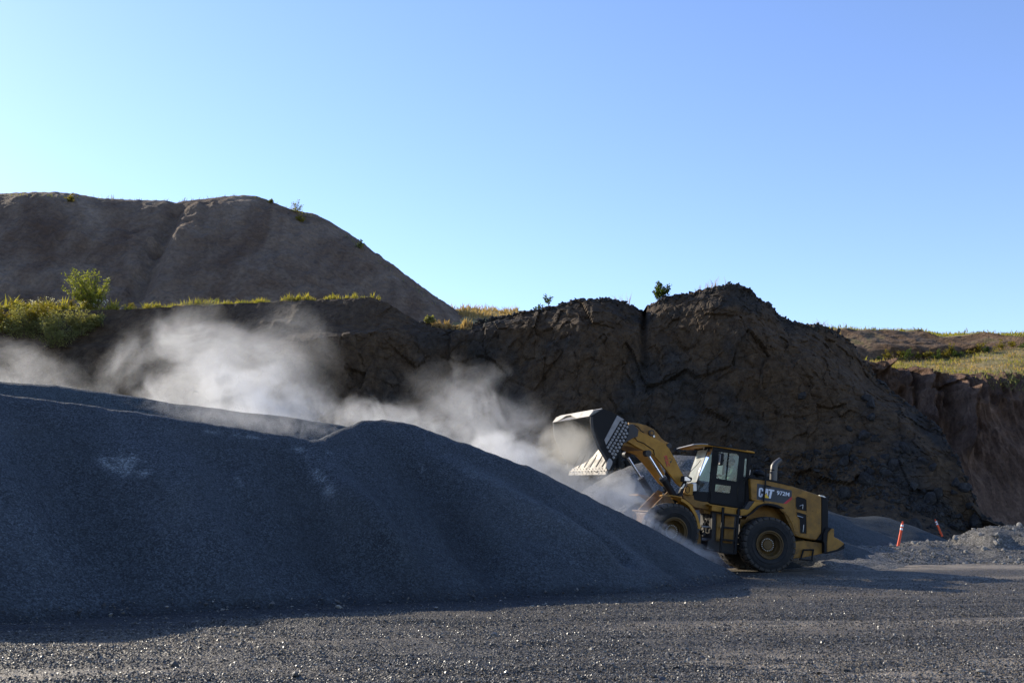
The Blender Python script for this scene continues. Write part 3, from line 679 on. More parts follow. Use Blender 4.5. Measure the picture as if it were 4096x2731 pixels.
def loc(frame, crop, x, y, Yp, pl=None):
    """side view reading -> (X, Z) of the machine on the lengthwise plane at Yp metres from its centre line"""
    ox, oy = CROP[crop]; d = Vector(ray(ox+x/CZ, oy+y/CZ)); I = M_RI if frame == 'r' else M_FI
    o = I @ Vector(CAM); dd = I.to_3x3() @ d; t = (Yp-o.y)/dd.y; p = o+dd*t; return (p.x, p.z)
def poly(frame, crop, Yp, pts): return [loc(frame, crop, x, y, Yp) for x, y in pts]
fh = M_R @ M_L @ Vector((WB, 1.42, .87)); rel_ = np.array(fh)-CAM
print('front hub at', rel_[0]/(rel_@FW)*FPX+2048, -(rel_@UP)/(rel_@FW)*FPX+1365.5, 'want 2681.8 2127.2')

class MB:
    def __init__(s): s.v = []; s.f = []
    def add(s, vs, fs):
        n = len(s.v); s.v += [tuple(v) for v in vs]; s.f += [tuple(i+n for i in f) for f in fs]; return s
    def prism(s, pts, y0, y1):
        n = len(pts); area = sum(pts[i][0]*pts[(i+1) % n][1]-pts[(i+1) % n][0]*pts[i][1] for i in range(n))
        if area > 0: pts = pts[::-1]
        y0, y1 = min(y0, y1), max(y0, y1)
        vs = [(x, y0, z) for x, z in pts]+[(x, y1, z) for x, z in pts]
        fs = [tuple(range(n))[::-1], tuple(range(n, 2*n))]+[(i, (i+1) % n, n+(i+1) % n, n+i) for i in range(n)]
        return s.add(vs, fs)
    def box(s, c, d, rot=None):
        c = Vector(c); vs = []
        for x in (-.5, .5):
            for y in (-.5, .5):
                for z in (-.5, .5):
                    v = Vector((x*d[0], y*d[1], z*d[2]));  v = rot @ v if rot else v; vs.append(c+v)
        return s.add(vs, [(0, 1, 3, 2), (4, 6, 7, 5), (0, 4, 5, 1), (2, 3, 7, 6), (0, 2, 6, 4), (1, 5, 7, 3)])
    def tube(s, pts, r, n=10, cap=True):
        pts = [Vector(p) for p in pts]; rr = [r]*len(pts) if np.isscalar(r) else r; rings = []
        up = None
        for i, p in enumerate(pts):
            t = (pts[min(i+1, len(pts)-1)]-pts[max(i-1, 0)]).normalized()
            a = t.orthogonal().normalized() if up is None else (up-t*up.dot(t)).normalized()
            up = a; b = t.cross(a)
            rings.append([p+(a*math.cos(6.28318*k/n)+b*math.sin(6.28318*k/n))*rr[i] for k in range(n)])
        vs = [v for q in rings for v in q]; fs = []
        for i in range(len(pts)-1):
            for k in range(n): fs.append((i*n+k, i*n+(k+1) % n, (i+1)*n+(k+1) % n, (i+1)*n+k))
        if cap: fs += [tuple(range(n))[::-1], tuple((len(pts)-1)*n+k for k in range(n))]
        return s.add(vs, fs)
    def lathe(s, prof, c=(0, 0, 0), n=48, axis='Y'):
        vs = []; fs = []
        for r_, h in prof:
            for k in range(n):
                a = 6.2831853*k/n
                p = (r_*math.cos(a), h, r_*math.sin(a)) if axis == 'Y' else (r_*math.cos(a), r_*math.sin(a), h)
                vs.append(Vector(p)+Vector(c))
        for i in range(len(prof)-1):
            for k in range(n):
                q = (i*n+k, i*n+(k+1) % n, (i+1)*n+(k+1) % n, (i+1)*n+k); fs.append(q if axis == 'Z' else q[::-1])
        return s.add(vs, fs)
    def build(s, name, mat, parent=None, X=None, bevel=0, smooth=False, label=None, mesh_only=False):
        me = bpy.data.meshes.new(name); vs = s.v
        if X is not None: vs = [tuple(X @ Vector(v)) for v in vs]
        me.from_pydata(vs, [], s.f); me.update()
        bm = bmesh.new(); bm.from_mesh(me); bmesh.ops.recalc_face_normals(bm, faces=bm.faces); bm.to_mesh(me); bm.free()
        me.materials.append(mat)
        if smooth:
            me.polygons.foreach_set('use_smooth', [True]*len(me.polygons))
            try: me.set_sharp_from_angle(angle=R(38))
            except Exception: pass
        if mesh_only: return me
        o = link(name, me, parent)
        if bevel:
            b = o.modifiers.new('bevel', 'BEVEL'); b.width = bevel; b.segments = 2; b.limit_method = 'ANGLE'; b.angle_limit = R(35)
        if label: o['label'] = label
        return o

L = empty('wheel_loader', M_R)
tag(L, 'dusty yellow and black wheel loader tipping its raised bucket over the stockpile', 'wheel loader')
FX = M_L
def PR(c, Y, p): return poly('r', c, Y, p)
def PF(c, Y, p): return poly('f', c, Y, p)

# ---- wheels
tyre_prof = [(.43, -.27), (.47, -.31), (.60, -.345), (.72, -.345), (.80, -.325), (.835, -.28), (.85, -.15), (.853, 0), (.85, .15), (.835, .28), (.80, .325), (.72, .345), (.60, .345), (.47, .31), (.43, .27)]
tyre_me = MB().lathe(tyre_prof, n=64).build('tyre', M['rubber'], smooth=True, mesh_only=True)
ridge_me = MB().lathe([(.575, .346), (.585, .356), (.60, .356), (.61, .349)], n=64).lathe([(.70, .347), (.705, .352), (.715, .352), (.72, .346)], n=64)
rim_p = [(.455, .30), (.455, .335), (.425, .34), (.415, .30), (.385, .285), (.38, .30), (.365, .30), (.355, .10), (.33, .06), (.31, .05), (.31, -.30), (.43, -.30)]
rim_me = MB().lathe(rim_p, n=56).build('rim', M['rim'], smooth=True, mesh_only=True)
hub_me = MB().lathe([(.33, -.02), (.27, .0), (.225, .02), (.22, .10), (.168, .115), (.165, .15), (.150, .165), (.03, .17), (.001, .17)], n=40).build('hub', M['rim'], smooth=True, mesh_only=True)
bolt_me = MB().lathe([(.017, 0), (.017, .022), (.010, .028), (.001, .028)], n=8).build('hub_bolt', M['bolt'], mesh_only=True)
def lug():
    m = MB(); n = 5; a0 = R(360/26*.455)                # a block reaching from the shoulder to the middle of the tread
    def ringpt(r_, h, a): return (r_*math.sin(a), h, r_*math.cos(a))
    out = []
    for (h, rt, rb, s) in ((.343, .80, .78, .80), (.335, .85, .80, .95), (.30, .882, .83, 1.02), (.16, .893, .845, 1.05), (.02, .893, .845, .66)):
        out.append([ringpt(rb, h-.006, -a0*s), ringpt(rt, h, -a0*s*.93), ringpt(rt, h, a0*s*.93), ringpt(rb, h-.006, a0*s)])
    vs = [v for q in out for v in q]; fs = []
    for i in range(len(out)-1):
        for k in range(3): fs.append((i*4+k, i*4+k+1, (i+1)*4+k+1, (i+1)*4+k))
        fs.append((i*4+3, i*4, (i+1)*4, (i+1)*4+3))
    fs += [(0, 1, 2, 3), tuple(range(len(vs)-4, len(vs)))[::-1]]
    return m.add(vs, fs).build('tread_block', M['tread'], mesh_only=True)
lug_me = lug()
def wheel(Xm, side, frame, near=True):
    """side +1 = the side facing the camera"""
    w = link('wheel', rim_me, L); B = Matrix.Translation((Xm, side*1.115, .87)) @ Matrix.Rotation(0 if side > 0 else math.pi, 4, 'Z') @ Matrix.Rotation(random.uniform(0, 6), 4, 'Y')
    w.matrix_local = (FX @ B) if frame == 'f' else B
    link('tyre', tyre_me, w); link('hub', hub_me, w)
    o = ridge_me.build('sidewall_rib', M['rubber'], w, smooth=True)
    for k in range(26):
        for h in (1, -1):
            o = link('tread_block', lug_me, w); o.matrix_local = Matrix.Rotation(6.2831853*(k+(.5 if h < 0 else 0))/26, 4, 'Y') @ Matrix.Diagonal((1, h, 1, 1))
    for k in range(20):
        o = link('hub_bolt', bolt_me, w); a = 6.2831853*k/20; o.location = (.193*math.cos(a), .106, .193*math.sin(a))
for X_, fr in ((0, 'r'), (WB, 'f')):
    wheel(X_, 1, fr); wheel(X_, -1, fr)
m = MB(); m.tube([(0, -1.1, .87), (0, 1.1, .87)], .17, 16); m.box((0, 0, .87), (.5, .7, .5)); m.build('rear_axle', M['dark_steel'], L, bevel=.03)
m = MB(); m.tube([(WB, -1.1, .87), (WB, 1.1, .87)], .17, 16); m.box((WB, 0, .9), (.5, .8, .55)); m.build('front_axle', M['dark_steel'], L, FX, bevel=.03)

# ---- engine hood and rear
HYd = .98
hood = PR('F', HYd, [(262, 482), (375, 497), (640, 532), (900, 588), (1110, 640), (1400, 730), (1600, 800), (1740, 850), (1757, 900), (1757, 1630), (1640, 1778), (1420, 1742), (1260, 1708), (1193, 1668),
    (1170, 1560), (1130, 1430), (1060, 1300), (980, 1210), (890, 1125), (800, 1075), (700, 1045), (600, 1035), (520, 1000), (290, 938)])
hood_o = MB().prism(hood, -HYd, HYd).build('hood', M['yellow'], L, bevel=.035)
def onY(frame, crop, Y, pts, th, name, mat, parent=L, bevel=0, back=0.0, label=None):
    P = (PR if frame == 'r' else PF)(crop, Y, pts)
    return MB().prism(P, Y-back, Y+th).build(name, mat, parent, FX if frame == 'f' else None, bevel, label=label)
onY('r', 'F', HYd, [(225, 438), (640, 500), (900, 552), (1090, 600), (1112, 640), (900, 592), (640, 536), (375, 500), (240, 478)], .01, 'hood_rail', M['black'], back=1.96)
w1 = onY('r', 'F', HYd, [(1215, 880), (1262, 858), (1400, 898), (1447, 935), (1447, 1172), (1240, 1132), (1212, 1060)], .004, 'grille_panel', M['black'])
w2 = onY('r', 'F', HYd, [(1222, 1178), (1300, 1192), (1445, 1240), (1450, 1640), (1330, 1640), (1300, 1610), (1292, 1350), (1240, 1262)], .004, 'grille_panel', M['black'])
def frame_line(frame, crop, Y, pts, r_, name, mat, parent, closed=True):
    P = [loc(frame, crop, x, y, Y) for x, y in pts]; P = P+[P[0]] if closed else P
    return MB().tube([(x, Y, z) for x, z in P], r_, 6).build(name, mat, parent, FX if frame == 'f' else None)
frame_line('r', 'F', HYd+.006, [(1222, 1178), (1300, 1192), (1445, 1240), (1450, 1640), (1330, 1640), (1300, 1610), (1292, 1350), (1240, 1262)], .012, 'grille_frame', M['yellow'], w2)
frame_line('r', 'F', HYd+.006, [(1215, 880), (1262, 858), (1400, 898), (1447, 935), (1447, 1172), (1240, 1132), (1212, 1060)], .008, 'grille_frame', M['yellow'], w1)
m = MB()
for a, b in (((1250, 1262), (1370, 1300)), ((1385, 1450), (1370, 1600)), ((1300, 1060), (1370, 1030)), ((1370, 1030), (1360, 1120))):
    (x0, z0), (x1, z1) = PR('F', HYd+.012, [a, b]); m.tube([(x0, HYd+.012, z0), (x1, HYd+.012, z1)], .012, 6)
m.build('engine_pipe', M['galv'], L)
# decal panel
onY('r', 'F', HYd, [(410, 590), (1133, 737), (1135, 868), (970, 1008), (400, 922)], .003, 'decal_panel', M['decal_black'])
onY('r', 'F', HYd, [(1135, 862), (1137, 920), (1022, 1017), (960, 1006)], .005, 'red_stripe', M['red'])
def letters(polys, quad, Y, name, mat, th=.007, frame='r', crop='F', parent=L):
    q = [loc(frame, crop, x, y, Y) for x, y in quad]
    def bl(u, v):
        a = [q[3][i]*(1-u)*(1-v)+q[2][i]*u*(1-v)+q[1][i]*u*v+q[0][i]*(1-u)*v for i in (0, 1)]; return a
    for P in polys:
        MB().prism([tuple(bl(u, v)) for u, v in P], Y, Y+th).build(name, mat, parent, FX if frame == 'f' else None)
C_ = [(.10, 0), (.02, .07), (0, .2), (0, .8), (.02, .93), (.10, 1), (.19, 1), (.27, .93), (.29, .8), (.29, .66), (.19, .66), (.19, .78), (.17, .84), (.13, .84), (.105, .78), (.105, .22), (.13, .16), (.17, .16), (.19, .22), (.19, .38), (.29, .38), (.29, .2), (.27, .07), (.19, 0)]
A_ = [(.36, .0), (.42, 1), (.60, 1), (.69, 0), (.575, 0), (.56, .25), (.47, .25), (.46, 0)]
A_ = [(.36, .0), (.43, 1), (.59, 1), (.64, .35), (.56, .45), (.51, .80), (.46, .36), (.455, .0)]
A1 = [(.37, .20), (.43, 1), (.60, 1), (.66, .22), (.56, .50), (.515, .58), (.475, .48)]
T_ = [(.70, 0), (.72, .82), (.63, .82), (.635, 1), (1.0, 1), (1.0, .82), (.89, .82), (.885, 0)]
T_ = [(.745, .0), (.74, .82), (.635, .82), (.64, 1), (1.0, 1), (1.0, .82), (.885, .82), (.875, 0)]
TRI = [(.36, 0), (.51, .50), (.77, .0)]
quad = [(450, 672), (772, 724), (728, 908), (436, 868)]
letters([C_, A1, T_], quad, HYd+.003, 'letter', M['white'])
letters([TRI], quad, HYd+.006, 'letter', M['logo_yellow'], .008)
def text_polys(txt, quad, Y, name, mat, frame='r', crop='F', bold=.02, parent=L, th=.006):
    cu = bpy.data.curves.new(name, 'FONT'); cu.body = txt; cu.offset = bold; cu.extrude = .5; cu.resolution_u = 3
    tmp = bpy.data.objects.new('tmp', cu); COL.objects.link(tmp); bpy.context.view_layer.update()
    dg = bpy.context.evaluated_depsgraph_get(); me = bpy.data.meshes.new_from_object(tmp.evaluated_get(dg)); bpy.data.objects.remove(tmp)
    co = np.array([v.co[:] for v in me.vertices]); lo, hi = co.min(0), co.max(0); q = [loc(frame, crop, x, y, Y) for x, y in quad]
    for v in me.vertices:
        u = (v.co.x-lo[0])/(hi[0]-lo[0]); w = (v.co.y-lo[1])/(hi[1]-lo[1])
        x, z = [q[3][i]*(1-u)*(1-w)+q[2][i]*u*(1-w)+q[1][i]*u*w+q[0][i]*(1-u)*w for i in (0, 1)]
        p = Vector((x, Y+th*(v.co.z+.5), z)); v.co = (FX @ p) if frame == 'f' else p
    me.materials.clear(); me.materials.append(mat); return link(name, me, parent)
text_polys('972M', [(825, 735), (1088, 778), (1080, 862), (822, 826)], HYd+.003, 'lettering', M['white'])
# fender cheek left of the arch, arch lip
onY('r', 'F', 1.10, [(360, 958), (560, 988), (470, 1035), (380, 1100), (300, 1185), (215, 1245), (60, 1262), (55, 1140), (110, 1125), (225, 1138)], .03, 'fender_plate', M['yellow_clean'], back=.5)
onY('r', 'F', 1.06, [(235, 962), (372, 958), (238, 1138), (128, 1120)], .03, 'cover_plate', M['dark_steel'], back=.2)
arc = [(128, 1275), (215, 1255), (300, 1195), (380, 1115), (450, 1055), (520, 1022), (620, 1003), (720, 1010), (830, 1035), (920, 1075), (972, 1108), (968, 1122), (900, 1118), (800, 1080), (700, 1052), (600, 1040), (520, 1052), (450, 1090), (390, 1140), (310, 1215), (225, 1272), (140, 1285)]
onY('r', 'F', 1.30, arc, .04, 'fender_flare', M['black'], back=.42, bevel=.01)
# inner arch liner
arcL = [(1205, 1690), (1165, 1560), (1125, 1430), (1055, 1300), (975, 1210), (885, 1125), (795, 1078), (700, 1050), (600, 1040), (500, 1056), (420, 1100), (330, 1180), (240, 1260), (180, 1340)]
P = PR('F', HYd, arcL); P2 = [(x+(.03 if i < 5 else 0), z+.03) for i, (x, z) in enumerate(P)]
MB().prism(P+P2[::-1], .45, HYd-.01).build('wheel_arch', M['yellow'], L, label='brown dirt covered wheel arch')
MB().prism(P+[loc('r', 'F', 180, 1700, HYd)], .38, .44).build('wheel_well', M['yellow'], L, label='brown dirt covered inner wheel well')
m = MB()
for k in (4, 6, 8, 10):
    x, z = P[k]; m.box((x, .72, z-.012), (.012, .5, .012))
m.build('arch_seam', M['black'], L)
# radiator guard and counterweight
onY('r', 'F', HYd, [(1742, 852), (1790, 866), (1880, 900), (1905, 960), (1905, 1500), (1870, 1630), (1830, 1700), (1760, 1785), (1644, 1776), (1762, 1632), (1762, 905)], -.01, 'radiator_guard', M['black'], back=1.95, bevel=.03)
onY('r', 'G', .9, [(1180, -150), (1195, -215), (1270, -200), (1320, -170), (1300, -160)], .02, 'rear_cap', M['galv'], back=1.8)
onY('r', 'G', 1.05, [(1372, 565), (1455, 482), (1506, 490), (1500, 662), (1570, 690), (1640, 735), (1712, 792), (1705, 880), (1560, 950), (1345, 1002), (1345, 800)], .0, 'counterweight', M['yellow'], back=2.1, bevel=.03)
onY('r', 'G', 1.07, [(1272, 600), (1330, 480), (1390, 458), (1452, 478), (1370, 565), (1345, 800), (1345, 1005), (1290, 1005), (1292, 800), (1270, 760)], .0, 'bumper_bracket', M['black'], back=2.14, bevel=.015)
onY('r', 'G', 1.05, [(1712, 800), (1708, 905), (1560, 965), (1345, 1010), (1345, 975), (1560, 920), (1660, 850)], .012, 'bumper_edge', M['black'], back=2.12)
onY('r', 'G', .88, [(860, 735), (1292, 792), (1292, 1000), (1080, 1045), (850, 1090), (640, 1110), (640, 760)], .0, 'rear_frame', M['yellow'], back=1.76, bevel=.02, label='dirty rear chassis side')
m = MB(); Y = .95
for a, b in (((850, 930), (1075, 930)), ((1060, 935), (1030, 1150)), ((850, 940), (800, 1120)), ((770, 1125), (1055, 1150))):
    (x0, z0), (x1, z1) = PR('G', Y, [a, b]); m.tube([(x0, Y, z0), (x1, Y, z1)], .028, 6)
m.build('rear_step', M['black'], L)
onY('r', 'E', .45, [(1200, 500), (1200, 1000), (2300, 1190), (2500, 900), (2300, 700), (1900, 600)], .0, 'rear_chassis', M['dark_steel'], back=.9)
# bolts on the hood edge
bm1 = MB().lathe([(.011, 0), (.011, .01), (.001, .012)], n=8).build('hood_bolt', M['black'], mesh_only=True)
for x, y in ((1003, 1190), (1082, 1275), (1152, 1375), (1195, 1480), (1218, 1598), (1222, 1652), (1435, 912), (1218, 1100), (1440, 1190), (1462, 1275), (560, 975), (365, 770), (365, 900), (1640, 1180), (1570, 1165)):
    xx, zz = PR('F', HYd, [(x, y)])[0]; o = link('hood_bolt', bm1, L); o.location = (xx, HYd, zz)

# dark cavity between cab and hood
onY('r', 'F', .80, [(222, 480), (262, 482), (290, 560), (292, 940), (130, 965), (130, 640), (175, 545)], .0, 'air_inlet', M['black'], back=1.6)
# handrails
def rail(frame, crop, Y, pts, r_=.016, name='handrail', mat=None):
    P = [loc(frame, crop, x, y, Y) for x, y in pts]; return MB().tube([(x, Y, z) for x, z in P], r_, 8).build(name, mat or M['black'], L, FX if frame == 'f' else None, smooth=True)
rail('r', 'F', 1.05, [(770, 312), (600, 290), (440, 265), (400, 280), (330, 350), (240, 440), (150, 518), (136, 560), (125, 760), (118, 1000), (100, 1240)])
rail('r', 'F', 1.05, [(592, 292), (572, 620), (535, 968)])
rail('r', 'F', 1.05, [(605, 292), (587, 620), (552, 968)])
rail('r', 'F', 1.05, [(575, 625), (640, 640), (705, 655)])
# pre-cleaner and exhaust
cxp, czp = loc('r', 'F', 450, 400, .15)
m = MB(); m.lathe([(.001, .24), (.10, .235), (.17, .20), (.205, .14), (.21, .09), (.18, .06), (.12, .05), (.12, -.25)], (cxp, .15, czp-.10), 28, 'Z'); m.build('air_precleaner', M['black'], L, smooth=True)
e = [loc('r', 'F', x, y, -.05) for x, y in ((745, 545), (752, 380), (768, 230), (790, 190), (830, 150), (905, 95))]
m = MB(); m.tube([(e[0][0], -.05, e[0][1]-.1)]+[(x, -.05, z) for x, z in e], [.125, .125, .125, .12, .11, .10, .095], 24); m.build('exhaust_stack', M['pipe'], L, smooth=True)
m = MB(); x0, z0 = loc('r', 'F', 235, 300, -.5); m.tube([(x0+.13, -.5, z0+.0), (x0-.05, -.5, z0-.01), (x0-.05, -.5, z0-.2)], .018, 6); m.build('rear_handrail', M['galv'], L)

# ---- cab
CY = .84
roofp = PR('C', CY+.08, [(360, 205), (400, 183), (550, 174), (690, 182), (1490, 308), (1672, 344), (1670, 380), (1482, 352), (850, 240), (690, 232), (480, 232), (430, 215)])
MB().prism(roofp, -(CY+.08), CY+.08).build('cab_roof', M['yellow_clean'], L, bevel=.02)
visp = PR('C', CY+.10, [(355, 205), (400, 178), (550, 170), (695, 178), (692, 196), (540, 192), (420, 203), (370, 215)])
MB().prism(visp, -(CY+.10), CY+.10).build('sunlit_cap_front', M['plate'], L, bevel=.008)  # pale plate paints the sunlit front end of the roof cap
capp = PR('C', CY+.10, [(697, 178), (1500, 304), (1500, 322), (694, 206)])
MB().prism(capp, -(CY+.10), CY+.10).build('roof_cap', M['black'], L, bevel=.012)
# lower cab shell (below the windows), door, posts
onY('r', 'C', CY-.03, [(468, 1170), (720, 1190), (840, 1215), (1400, 1290), (1440, 1400), (1420, 1535), (1100, 1480), (730, 1405), (560, 1390), (400, 1350), (380, 1230)], .0, 'cab_body', M['black'], back=1.62, bevel=.02)
onY('r', 'C', CY-.03, [(730, 1150), (1400, 1290), (1420, 1540), (730, 1420)], .0, 'cab_floor', M['black'], back=1.62)
def window(frame, crop, Y, outer, inner, name, fr_mat, th=.05):
    """frame ring with a pane inside"""
    P = [loc(frame, crop, x, y, Y) for x, y in outer]; Q = [loc(frame, crop, x, y, Y) for x, y in inner]; n = len(P)
    vs = [(x, Y, z) for x, z in P]+[(x, Y, z) for x, z in Q]+[(x, Y-th, z) for x, z in P]+[(x, Y-th, z) for x, z in Q]; fs = []
    for i in range(n):
        j = (i+1) % n; fs += [(i, j, n+j, n+i), (2*n+i, 3*n+i, 3*n+j, 2*n+j), (n+i, n+j, 3*n+j, 3*n+i), (i, 2*n+i, 2*n+j, j)]
    o = MB().add(vs, fs).build(name, fr_mat, L)
    m = MB(); m.add([(x, Y-th*.5, z) for x, z in Q], [tuple(range(n))]); pn = m.build('pane', M['glass'], o)
    return o
door = window('r', 'C', CY, [(815, 248), (1100, 290), (1360, 330), (1402, 400), (1330, 1000), (1300, 1012), (800, 940), (770, 930)],
              [(925, 348), (1100, 366), (1300, 388), (1345, 440), (1290, 955), (1283, 968), (870, 897), (868, 890)], 'door', M['black'])
frame_line('r', 'C', CY+.004, [(1128, 368), (1068, 930)], .020, 'window_bar', M['black'], door, False)
onY('r', 'C', CY, [(765, 925), (1330, 1000), (1310, 1110), (1180, 1055), (845, 1012), (825, 1180), (1160, 1222), (1180, 1060), (1310, 1100), (1290, 1500), (735, 1405)], .0, 'door_skin', M['black'], back=.05)
# (lower door window)
o = window('r', 'C', CY+.004, [(835, 1005), (1190, 1050), (1165, 1228), (815, 1190)], [(850, 1020), (1172, 1062), (1150, 1212), (832, 1175)], 'lower_window', M['black'], .03)
window('r', 'C', CY-.02, [(1355, 330), (1670, 380), (1600, 440), (1545, 930), (1420, 915), (1330, 1000)], [(1462, 485), (1555, 492), (1550, 520), (1532, 900), (1440, 885), (1432, 870)], 'rear_side_window', M['black'])
onY('r', 'C', CY-.02, [(1330, 960), (1440, 925), (1420, 1535), (1290, 1500)], .0, 'rear_post', M['black'], back=.06)
# front glazing: corner panels and windscreen
def P3(x, y, Y): a, b = loc('r', 'C', x, y, Y); return Vector((a, Y, b))
dt, db = P3(806, 262, CY-.01), P3(716, 1190, CY-.01)
st, sb = P3(702, 262, .60), P3(452, 985, .60)
XT, XB = st.x, sb.x
far = lambda v: Vector((v.x, -v.y, v.z))
sb2 = P3(470, 1180, .62); 
def panel(vs, name, mat, th=None):
    return MB().add(vs, [tuple(range(len(vs)))]).build(name, mat, L)
panel([st, sb, sb2, db, dt], 'corner_window', M['glass']); panel([far(v) for v in (dt, db, sb2, sb, st)], 'corner_window', M['glass_dusty'])
panel([far(st), far(sb), sb, st], 'windscreen', mat_glass('dusty windscreen', .50, .85))
MB().tube([dt, db], .035, 8).build('front_pillar', M['black'], L); MB().tube([far(dt), far(db)], .035, 8).build('front_pillar', M['black'], L)
m = MB(); m.tube([st, sb, sb2], .012, 6); m.tube([far(st), far(sb), far(sb2)], .012, 6); m.tube([sb, far(sb)], .02, 6); m.tube([st, far(st)], .03, 6); m.tube([st, dt], .03, 6); m.tube([far(st), far(dt)], .03, 6); m.build('windscreen_seal', M['black'], L)
# front cowl below the windscreen, far side wall, rear wall, ceiling
fl = loc('r', 'C', 400, 1345, .6)[1]
vs = [sb+Vector((0, 0, -.01)), sb2, db, Vector((db.x, db.y, fl)), Vector((sb2.x, .62, fl)), ]
m = MB(); a, b = Vector((sb.x+.02, .6, sb.z-.02)), Vector((sb2.x+.03, .6, fl+.1))
m.add([a, b, far(b), far(a)], [(0, 1, 2, 3)]); m.add([sb2, db, Vector((db.x, db.y, fl)), Vector((b.x, .62, fl))], [(0, 1, 2, 3)]); m.add([far(sb2), far(db), far(Vector((db.x, db.y, fl))), far(Vector((b.x, .62, fl)))], [(0, 1, 2, 3)])
m.build('front_cowl', M['black'], L)
zt = roofp[5][1]
xr = loc('r', 'C', 1500, 480, CY)[0]
def far_window():
    o = window('r', 'C', CY, [(815, 248), (1100, 290), (1360, 330), (1402, 400), (1330, 1000), (1300, 1012), (800, 940), (770, 930)], [(850, 300), (1100, 340), (1330, 370), (1350, 400), (1300, 960), (1283, 975), (810, 905), (805, 890)], 'far_window', M['black'])
    for ob in [o]+list(o.children):
        if ob is not o: ob.data.materials[0] = M['glass_dusty']
        for v in ob.data.vertices: v.co.y = -v.co.y
        ob.data.flip_normals()
far_window()
pp = PR('C', CY, [(765, 925), (1330, 1000), (1290, 1500), (735, 1405)]); MB().prism(pp, -CY, -CY+.05).build('far_panel', M['black'], L)
pr = PR('C', .8, [(1470, 900), (1500, 905), (1480, 1500), (1440, 1500)]); MB().prism(pr, -.8, .8).build('rear_panel', M['black'], L)
m = MB(); a, b = P3(1540, 330, .8), P3(1500, 900, .8)
m.add([a, b, far(b), far(a)], [(0, 1, 2, 3)]); m.build('rear_window', M['glass_dusty'], L)
m = MB(); m.tube([a, b], .045, 6); m.tube([far(a), far(b)], .045, 6); m.build('rear_pillar', M['black'], L)
# seat, wheel, console
sx, sz = loc('r', 'C', 1180, 1100, .0)
m = MB(); m.box((sx-.02, 0, sz), (.5, .5, .14)); m.box((sx-.26, 0, sz+.38), (.13, .48, .66), Matrix.Rotation(R(-10), 3, 'Y')); m.box((sx-.34, 0, sz+.85), (.10, .30, .24)); m.box((sx-.02, 0, sz-.3), (.35, .35, .5)); m.build('driver_seat', M['seat'], L, bevel=.05)
m = MB(); m.box((sx+.05, -.42, sz+.05), (.6, .16, .3)); m.build('console', M['seat'], L, bevel=.04)
stx = Vector((sx+.62, 0, sz+.30)); nrm = Vector((-.55, 0, .83)).normalized(); ta = nrm.cross(Vector((0, 1, 0))).normalized()
m = MB(); m.tube([stx+(Vector((0, 1, 0))*math.cos(a)+ta*math.sin(a))*.2 for a in np.linspace(0, 2*math.pi, 25)], .017, 6, False); m.tube([stx, stx-nrm*.6], .035, 8); m.tube([stx+Vector((0, .2, 0)), stx-Vector((0, .2, 0))], .014, 6)
m.build('steering_column', M['seat'], L, smooth=True)
# mirrors, lamps, wiper
mx_, mz_ = loc('r', 'C', 965, 505, 1.12)
m = MB(); m.box((mx_, 1.12, mz_), (.10, .20, .40)); m.build('mirror', M['black'], L, bevel=.03)
m = MB(); m.box((mx_+.053, 1.12, mz_), (.004, .16, .34)); m.build('mirror_glass', M['galv'], L)
P = [loc('r', 'C', x, y, 1.12) for x, y in ((905, 630), (915, 400), (960, 345), (1010, 360), (1015, 560), (990, 610), (925, 600))]
m = MB(); m.tube([(x, 1.12, z) for x, z in P], .010, 6); q = loc('r', 'C', 850, 330, .86); m.tube([(P[2][0], 1.12, P[2][1]), (q[0], .86, q[1])], .012, 6); m.build('mirror_arm', M['black'], L)
for x, y, Yq in ((435, 270, -.45), (635, 270, .55)):
    a, b = loc('r', 'C', x, y, Yq); o = MB().lathe([(.001, -.05), (.06, -.05), (.075, .0), (.075, .05), (.001, .05)], (0, 0, 0), 16, 'Z').build('work_lamp', M['black'], L, smooth=True); o.location = (a, Yq, b); o.rotation_euler = (0, R(80), 0)
    g_ = MB().lathe([(.001, .055), (.062, .055), (.062, .05)], (0, 0, 0), 16, 'Z').build('lamp_lens', M['lamp'], o)
a, b = loc('r', 'C', 1605, 415, .7); o = MB().lathe([(.001, -.06), (.06, -.06), (.07, .05), (.001, .05)], (0, 0, 0), 14, 'Z').build('work_lamp', M['black'], L); o.location = (a, .7, b); o.rotation_euler = (0, R(-100), 0)
W = [P3(270, 845, .0), P3(505, 610, .25), P3(560, 520, .32)]
MB().tube([W[0]+Vector((.04, 0, 0)), W[1]+Vector((.05, 0, 0)), W[2]+Vector((.03, 0, 0))], .010, 6).build('wiper', M['black'], L)
MB().tube([P3(505, 765, .45), P3(560, 640, .45)], .02, 6).build('wiper_motor', M['galv'], L)
# headlight on its post (front frame), indicator box
o = onY('f', 'C', 1.05, [(165, 870), (180, 852), (240, 848), (350, 880), (368, 905), (345, 965), (290, 982), (160, 972), (155, 960)], .0, 'headlight', M['black'], back=.16, bevel=.015)
on = onY('f', 'C', 1.05, [(200, 868), (235, 862), (300, 905), (325, 930), (300, 955), (200, 950)], .012, 'lens', M['lamp'], parent=o)
onY('f', 'C', 1.0, [(200, 975), (245, 975), (150, 1280), (60, 1290)], .0, 'headlight_post', M['black'], back=.12)
onY('f', 'C', 1.0, [(180, 1015), (205, 1020), (160, 1112), (118, 1115)], .02, 'marker_plate', M['galv'])
onY('r', 'C', .90, [(290, 1008), (383, 1020), (360, 1252), (215, 1236), (180, 1200), (200, 1110), (250, 1040)], .03, 'hitch_cover', M['yellow_clean'], back=.25, bevel=.01)
frame_line('r', 'C', .935, [(225, 1180), (228, 1090), (265, 1055), (300, 1090), (300, 1180), (262, 1210)], .012, 'slot_rim', M['black'], L)
